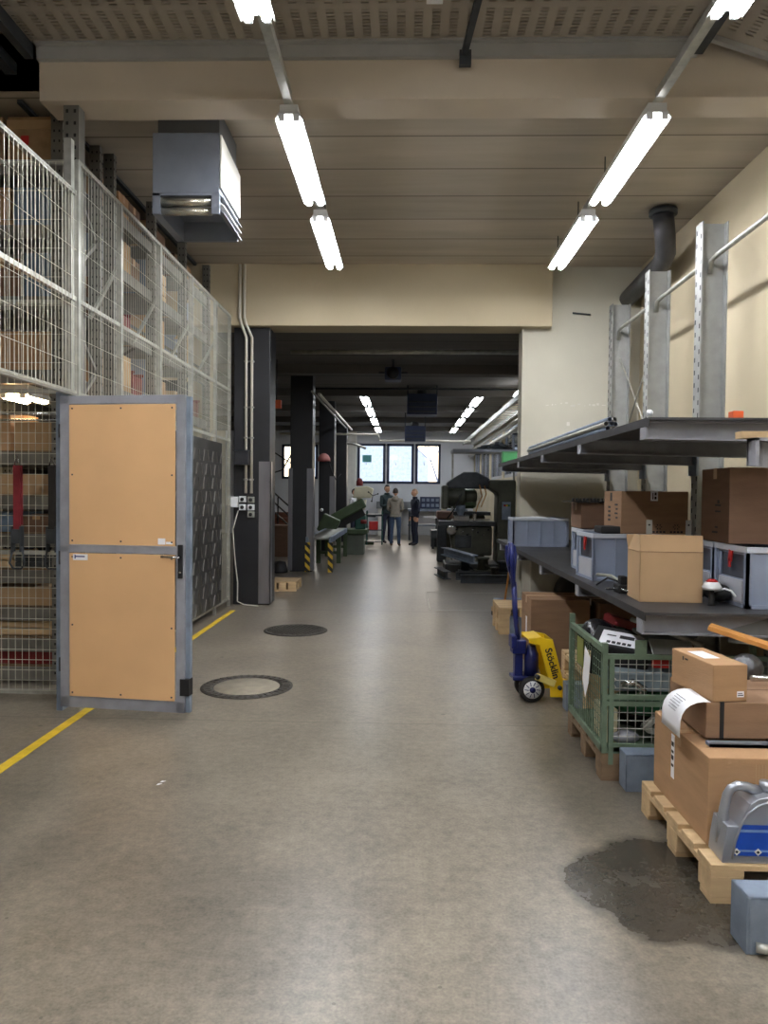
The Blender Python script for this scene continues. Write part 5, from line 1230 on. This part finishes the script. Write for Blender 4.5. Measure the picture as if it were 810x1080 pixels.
tag(MB().tube([(-3.1, 14.9, 3.75), (-3.1, 14.9, 2.75), (-2.9, 14.9, 2.62)], .03, 8).build('drop_pipe', galv), 'short pale pipe dropping from the ceiling in the left bay', 'pipe')
t = thing('orange_signal_box', 'orange signal box high in the left bay behind the nearest column', 'signal box', tuple(W(290, 427, 12.5)))
MB().box(-.13, .08, 0, .1, -.07, .07).build('housing', orange, t, bevel=.01); MB().box(-.08, -.02, -.01, 0, .07, .12).build('lamp', whitepl, t); MB().tube([(0, .05, .07), (0, .05, .8)], .012, 6).build('hanger', darksteel, t)
t = thing('safety_helmet', 'pink red helmet hanging on the third black column', 'helmet', tuple(W(341, 485, 18.0)))
MB().lathe([(.16, -.05), (.15, .03), (.11, .1), (.05, .14), (0, .15)], (0, 0, 0), 16).build('shell', M('faded_red', (172, 112, 106), .5), t); MB().box(-.08, .08, -.2, -.12, -.06, -.04).build('peak', redd, t); MB().tube([(.1, 0, 0), (.2, 0, -.3), (.3, 0, -.5), (.42, 0, -.35)], .014, 6).build('strap', dark, t)
for i, (x, y, w, h, m, lb) in enumerate(((-2.9, 13.6, .3, .5, darksteel, 'dark crate standing in the left bay beside the second column'), (-3.2, 17, .5, .7, card2, 'brown carton standing in the left bay by the stair'))):
    tag(MB().box(x, x + w, y, y + .5, 0, h).box(x - .01, x + w + .01, y - .01, y + .51, h, h + .03).build('floor_box', m, bevel=.01), lb, 'box')
tag(MB().lathe([(.14, 0), (.15, .02), (.15, .04), (.11, .2), (.0, .22)], (-2.32, 13.7, 0), 16).build('floor_drum', dark), 'small black drum on the floor at the foot of the second column', 'drum')
tag(MB().box(-1.54, -1.22, YF - .03, YF - .021, 2.6, 2.86).build('window_poster', M('teal_poster', (110, 190, 190), .6)), 'teal square notice stuck in the left far window', 'notice')
# outside the far windows
tag(MB().prism([(-6, 48, 0), (1.5, 48, 0), (1.5, 48, 3.8), (-2, 48, 6.8), (-6, 48, 5.4)], (0, 10, 0)).build('neighbour_building', M('pale_render', (226, 228, 232), .9)), 'pale building with a sloping roof outside the far windows', 'building')
tt = thing('bare_tree', 'bare tree seen through the rightmost far window', 'tree', (1.9, 40, 0))
mb = MB(); rn = random.Random(3)
def br(p, d, L, r, n):
    q = p + d * L; mb.tube([p, q], r, 5, radii=[r, r * .6])
    if n:
        for k in range(3):
            d2 = (d + Vector((rn.uniform(-.7, .7), rn.uniform(-.4, .4), rn.uniform(-.1, .6)))).normalized(); br(q, d2, L * .72, r * .55, n - 1)
br(Vector((1.9, 40, 0)), Vector((-.03, 0, 1)), 1.9, .12, 5)
mb.build('branches', M('hazed_bark', (150, 156, 172), .9), tt, world=True)  # outdoor haze is put into the blue-grey branch colour
struct('ground_outside', MB().box(-25, 25, 29.5, 90, -.2, -.02), M('snowy_ground', (225, 228, 232), .9), loc=(0, 0, 0))

# ============================================================ PEOPLE
def skin_mesh(chains, sub=2):
    """chains: list of (points, radii); first chain roots. returns evaluated mesh"""
    bm = bmesh.new(); vs = {}; rad = {}
    for pts, rs in chains:
        prev = None
        for p, r in zip(pts, rs):
            key = tuple(round(c, 4) for c in p)
            if key not in vs: vs[key] = bm.verts.new(p); rad[key] = r
            v = vs[key]
            if prev is not None and prev is not v:
                try: bm.edges.new((prev, v))
                except ValueError: pass
            prev = v
    bm.verts.index_update(); keys = list(vs.keys())
    me = bpy.data.meshes.new('sk'); bm.to_mesh(me); bm.free()
    o = bpy.data.objects.new('sk', me); COL.objects.link(o)
    md = o.modifiers.new('s', 'SKIN'); md.use_smooth_shade = True
    for i, k in enumerate(keys):
        r = rad[k]; o.data.skin_vertices[0].data[i].radius = r if isinstance(r, tuple) else (r, r)
        o.data.skin_vertices[0].data[i].use_root = (i == 0)
    m2 = o.modifiers.new('u', 'SUBSURF'); m2.levels = sub; m2.render_levels = sub
    dg = bpy.context.evaluated_depsgraph_get()
    out = bpy.data.meshes.new_from_object(o.evaluated_get(dg))
    bpy.data.objects.remove(o); bpy.data.meshes.remove(me)
    return out
def person(label, loc, rz, H, arms, top, trousers, shoes, hair, hood=False, hairlen=1.0, lean=0, bald=False):
    """faces -y locally"""
    s = H / 1.75
    V = lambda x, y, z: (x * s, y * s, z * s)
    ch = [([V(0, 0, .95), V(0, .005, 1.08), V(0, .0, 1.22), V(0, .005, 1.36), V(0, .015, 1.46), V(0, .0, 1.53)],
           [(.155 * s, .115 * s), (.15 * s, .115 * s), (.165 * s, .12 * s), (.16 * s, .11 * s), (.075 * s, .07 * s), (.055 * s, .055 * s)])]
    for sx in (-1, 1):
        ch.append(([V(0, 0, .95), V(.095 * sx, 0, .86), V(.105 * sx, -.005, .66), V(.11 * sx, -.01, .48), V(.115 * sx, .02, .26), V(.118 * sx, .03, .09), V(.125 * sx, -.06, .045), V(.13 * sx, -.15, .03)],
                   [(.155 * s, .115 * s), .095 * s, .082 * s, .066 * s, .06 * s, .052 * s, .042 * s, .032 * s]))
        sh, el, wr = arms[0 if sx < 0 else 1]
        sh = (.185 * sx, .01, 1.40)
        d = (Vector(wr) - Vector(el)).normalized(); palm = Vector(wr) + d * .07
        ch.append(([V(0, .005, 1.36), V(*sh), V(*((Vector(sh) * .5 + Vector(el) * .5))), V(*el), V(*((Vector(el) + Vector(wr)) * .5)), V(*wr), V(*palm)],
                   [(.16 * s, .11 * s), .062 * s, .054 * s, .047 * s, .043 * s, .033 * s, (.036 * s, .022 * s)]))
        side = d.cross(Vector((0, 1, 0))); side = side.normalized() if side.length > .1 else Vector((1, 0, 0))
        nrm = d.cross(side).normalized()
        for k, (o_, L) in enumerate(((-.028, .06), (-.010, .072), (.010, .068), (.027, .052))):
            a = palm + side * o_; b = a + d * L * .55 + nrm * .008; c = b + d * L * .4 + nrm * .022
            ch.append(([V(*palm), V(*a), V(*b), V(*c)], [(.036 * s, .022 * s), .0125 * s, .0105 * s, .009 * s]))
        a = Vector(wr) + d * .025 - side * .03; b = a + d * .03 - side * .022; c = b + d * .028 + nrm * .01
        ch.append(([V(*wr), V(*a), V(*b), V(*c)], [.033 * s, .014 * s, .012 * s, .010 * s]))
    me = skin_mesh(ch)
    bm = bmesh.new(); bm.from_mesh(me); bpy.data.meshes.remove(me)
    wrs = [Vector(V(*arms[0][2])), Vector(V(*arms[1][2]))]
    for f in bm.faces:
        c = f.calc_center_median(); f.smooth = True; f.material_index = 0
        hand = any((c - w).length < .16 * s and (c - w).dot((w - Vector(V(*arms[i][1])))) > 0 for i, w in enumerate(wrs))
        if hand: f.material_index = 2
        elif c.z > 1.485 * s: f.material_index = 2
        elif c.z < .075 * s: f.material_index = 3
        elif c.z < .90 * s and abs(c.x) < .19 * s: f.material_index = 1
    # head as one surface with the body mesh
    def add(mb, mi):
        base = len(bm.faces); tmp = bpy.data.meshes.new('h'); mb.bm.to_mesh(tmp); mb.bm.free(); bm.from_mesh(tmp); bpy.data.meshes.remove(tmp)
        bm.faces.ensure_lookup_table()
        for f in bm.faces[base:]: f.material_index = mi; f.smooth = True
    hc = Vector((0, -.015, 1.635)) * s
    hd = MB(); hd.ball(hc, 1, (.077 * s, .098 * s, .118 * s), 24, 18)
    for v in hd.bm.verts:
        r_ = v.co - hc
        if r_.z < 0: r_.x *= 1 + r_.z / s * 1.6; r_.y = r_.y * (1 + r_.z / s * .8) - .012 * s * (-r_.z / (.118 * s))
        if r_.y < 0 and abs(r_.x) < .02 * s and -.045 * s < r_.z < .01 * s: r_.y -= .018 * s * (1 - abs(r_.x) / (.02 * s))
        v.co = hc + r_
    add(hd, 2)
    e = MB()
    for sx in (-1, 1): e.ball(hc + Vector((sx * .080, .01, -.01)) * s, .03 * s, (.35, .6, 1), 10, 8)
    add(e, 2)
    e = MB()
    for sx in (-1, 1): e.ball(hc + Vector((sx * .03, -.086, .008)) * s, .011 * s, (1.2, .7, .7), 10, 6)
    e.obox(hc + Vector((0, -.092, -.058)) * s, (.042 * s, .012 * s, .008 * s))
    add(e, 4)
    me = bpy.data.meshes.new('person'); bm.to_mesh(me); bm.free()
    for m in (top, trousers, skin, shoes, M('eye_dark', (60, 30, 28), .5)): me.materials.append(m)
    o = bpy.data.objects.new('person', me); COL.objects.link(o); o.location = loc; o.rotation_euler = (lean, 0, rz)
    tag(o, label, 'person')
    if hair is not None:
        hb = MB(); hb.ball(hc + Vector((0, .008, .012)) * s, 1, (.084 * s, .102 * s, .118 * s), 20, 14)
        kill = [v for v in hb.bm.verts if (v.co.y - hc.y < -.02 * s and v.co.z - hc.z < .055 * s) or v.co.z - hc.z < -.055 * s * hairlen]
        bmesh.ops.delete(hb.bm, geom=kill, context='VERTS')
        hb.build('hair', hair, o)
    # clothing details as children
    g = MB(); g.lathe([(.07 * s, 1.455 * s), (.082 * s, 1.47 * s), (.078 * s, 1.51 * s), (.066 * s, 1.515 * s)], (0, .004, 0), 18); g.build('collar', top, o)
    g = MB(); g.lathe([(.162 * s, 0), (.168 * s, .0), (.166 * s, .05 * s), (.158 * s, .05 * s)], (0, 0, 0), 24)
    for v in g.bm.verts: v.co.y *= .76; v.co.z += .885 * s
    g.build('jacket_hem', top, o)
    if hood:
        g = MB(); g.ball((0, .095 * s, 1.43 * s), .1 * s, (1.0, .62, .85), 16, 10); g.build('hood', top, o)
    return o
jac_g = M('dark_green_jacket', (42, 56, 58), .85, var=.15, scale=12); trou_n = M('dark_navy_trousers', (38, 44, 62), .85, var=.15, scale=12)
hood_m = M('grey_beige_hoodie', (150, 142, 130), .9, var=.12, scale=12); jeans = M('blue_jeans', (66, 84, 112), .85, var=.15, scale=14)
navyj = M('navy_jacket', (28, 32, 48), .85, var=.15, scale=12); shoe = M('dark_shoe', (40, 36, 36), .6); shoeb = M('brown_shoe', (120, 100, 84), .7)
hairb = M('black_hair', (34, 28, 26), .7, bump=.4, scale=60); hairl = M('fair_cropped_hair', (150, 122, 96), .75, bump=.3, scale=60); hairbr = M('dark_brown_hair', (58, 46, 40), .7, bump=.4, scale=60)
shirt = M('white_shirt', (214, 214, 214), .85, var=.05)
folded = [((0, 0, 0), (-.24, -.03, 1.12), (-.02, -.19, 1.14)), ((0, 0, 0), (.24, -.03, 1.12), (.03, -.21, 1.18))]
down = [((0, 0, 0), (-.25, .03, 1.12), (-.24, -.03, .88)), ((0, 0, 0), (.25, .03, 1.12), (.24, -.03, .88))]
front = [((0, 0, 0), (-.23, .03, 1.12), (-.1, -.17, 1.03)), ((0, 0, 0), (.23, .03, 1.12), (.1, -.17, 1.03))]
person('person in a dark green jacket and dark trousers, tallest of the group', (W(408, 520, 22.2).x, 22.2, 0), R(38), 1.74, folded, jac_g, trou_n, shoe, hairb)
person('person in a grey beige hoodie and blue jeans seen from behind', (W(417, 520, 20.9).x, 20.9, 0), R(172), 1.64, front, hood_m, jeans, shoeb, hairbr, hood=True)
person('person in a navy jacket with cropped fair hair facing the other two', (W(437.5, 520, 21.3).x, 21.3, 0), R(-68), 1.62, down, navyj, trou_n, shoe, hairl)
person('person in a white shirt bending behind the slanting saw arm', (-1.6, 23.25, 0), R(60), 1.62, front, shirt, trou_n, shoe, hairbr)

# ============================================================ LIGHT, WORLD, CAMERA
w = bpy.data.worlds.new('world'); S.world = w; w.use_nodes = True
nt = w.node_tree; bg = nt.nodes['Background']
sky = nt.nodes.new('ShaderNodeTexSky'); sky.sky_type = 'NISHITA'; sky.sun_disc = False; sky.sun_elevation = R(35); sky.air_density = 1; sky.dust_density = 3
mix = nt.nodes.new('ShaderNodeMixRGB'); mix.inputs[0].default_value = .75; mix.inputs[2].default_value = (.80, .90, 1.0, 1)
nt.links.new(sky.outputs[0], mix.inputs[1]); nt.links.new(mix.outputs[0], bg.inputs[0]); bg.inputs[1].default_value = .55
cam = bpy.data.cameras.new('camera'); co = bpy.data.objects.new('camera', cam); COL.objects.link(co)
cam.sensor_fit = 'VERTICAL'; cam.sensor_height = 36; cam.lens = 36 * F / 1080; cam.clip_start = .05; cam.clip_end = 300
co.location = (0, 0, EYE)
yaw = math.atan(22 / F); pitch = math.atan(20 / F)
co.rotation_euler = (Matrix.Rotation(yaw, 3, 'Z') @ Matrix.Rotation(R(90) - pitch, 3, 'X') @ Matrix.Rotation(R(.55), 3, 'Z')).to_euler()
S.camera = co
S.view_settings.view_transform = 'Standard'; S.view_settings.look = 'None'; S.view_settings.gamma = 1; S.view_settings.use_curve_mapping = False
S.view_settings.exposure = 1.22
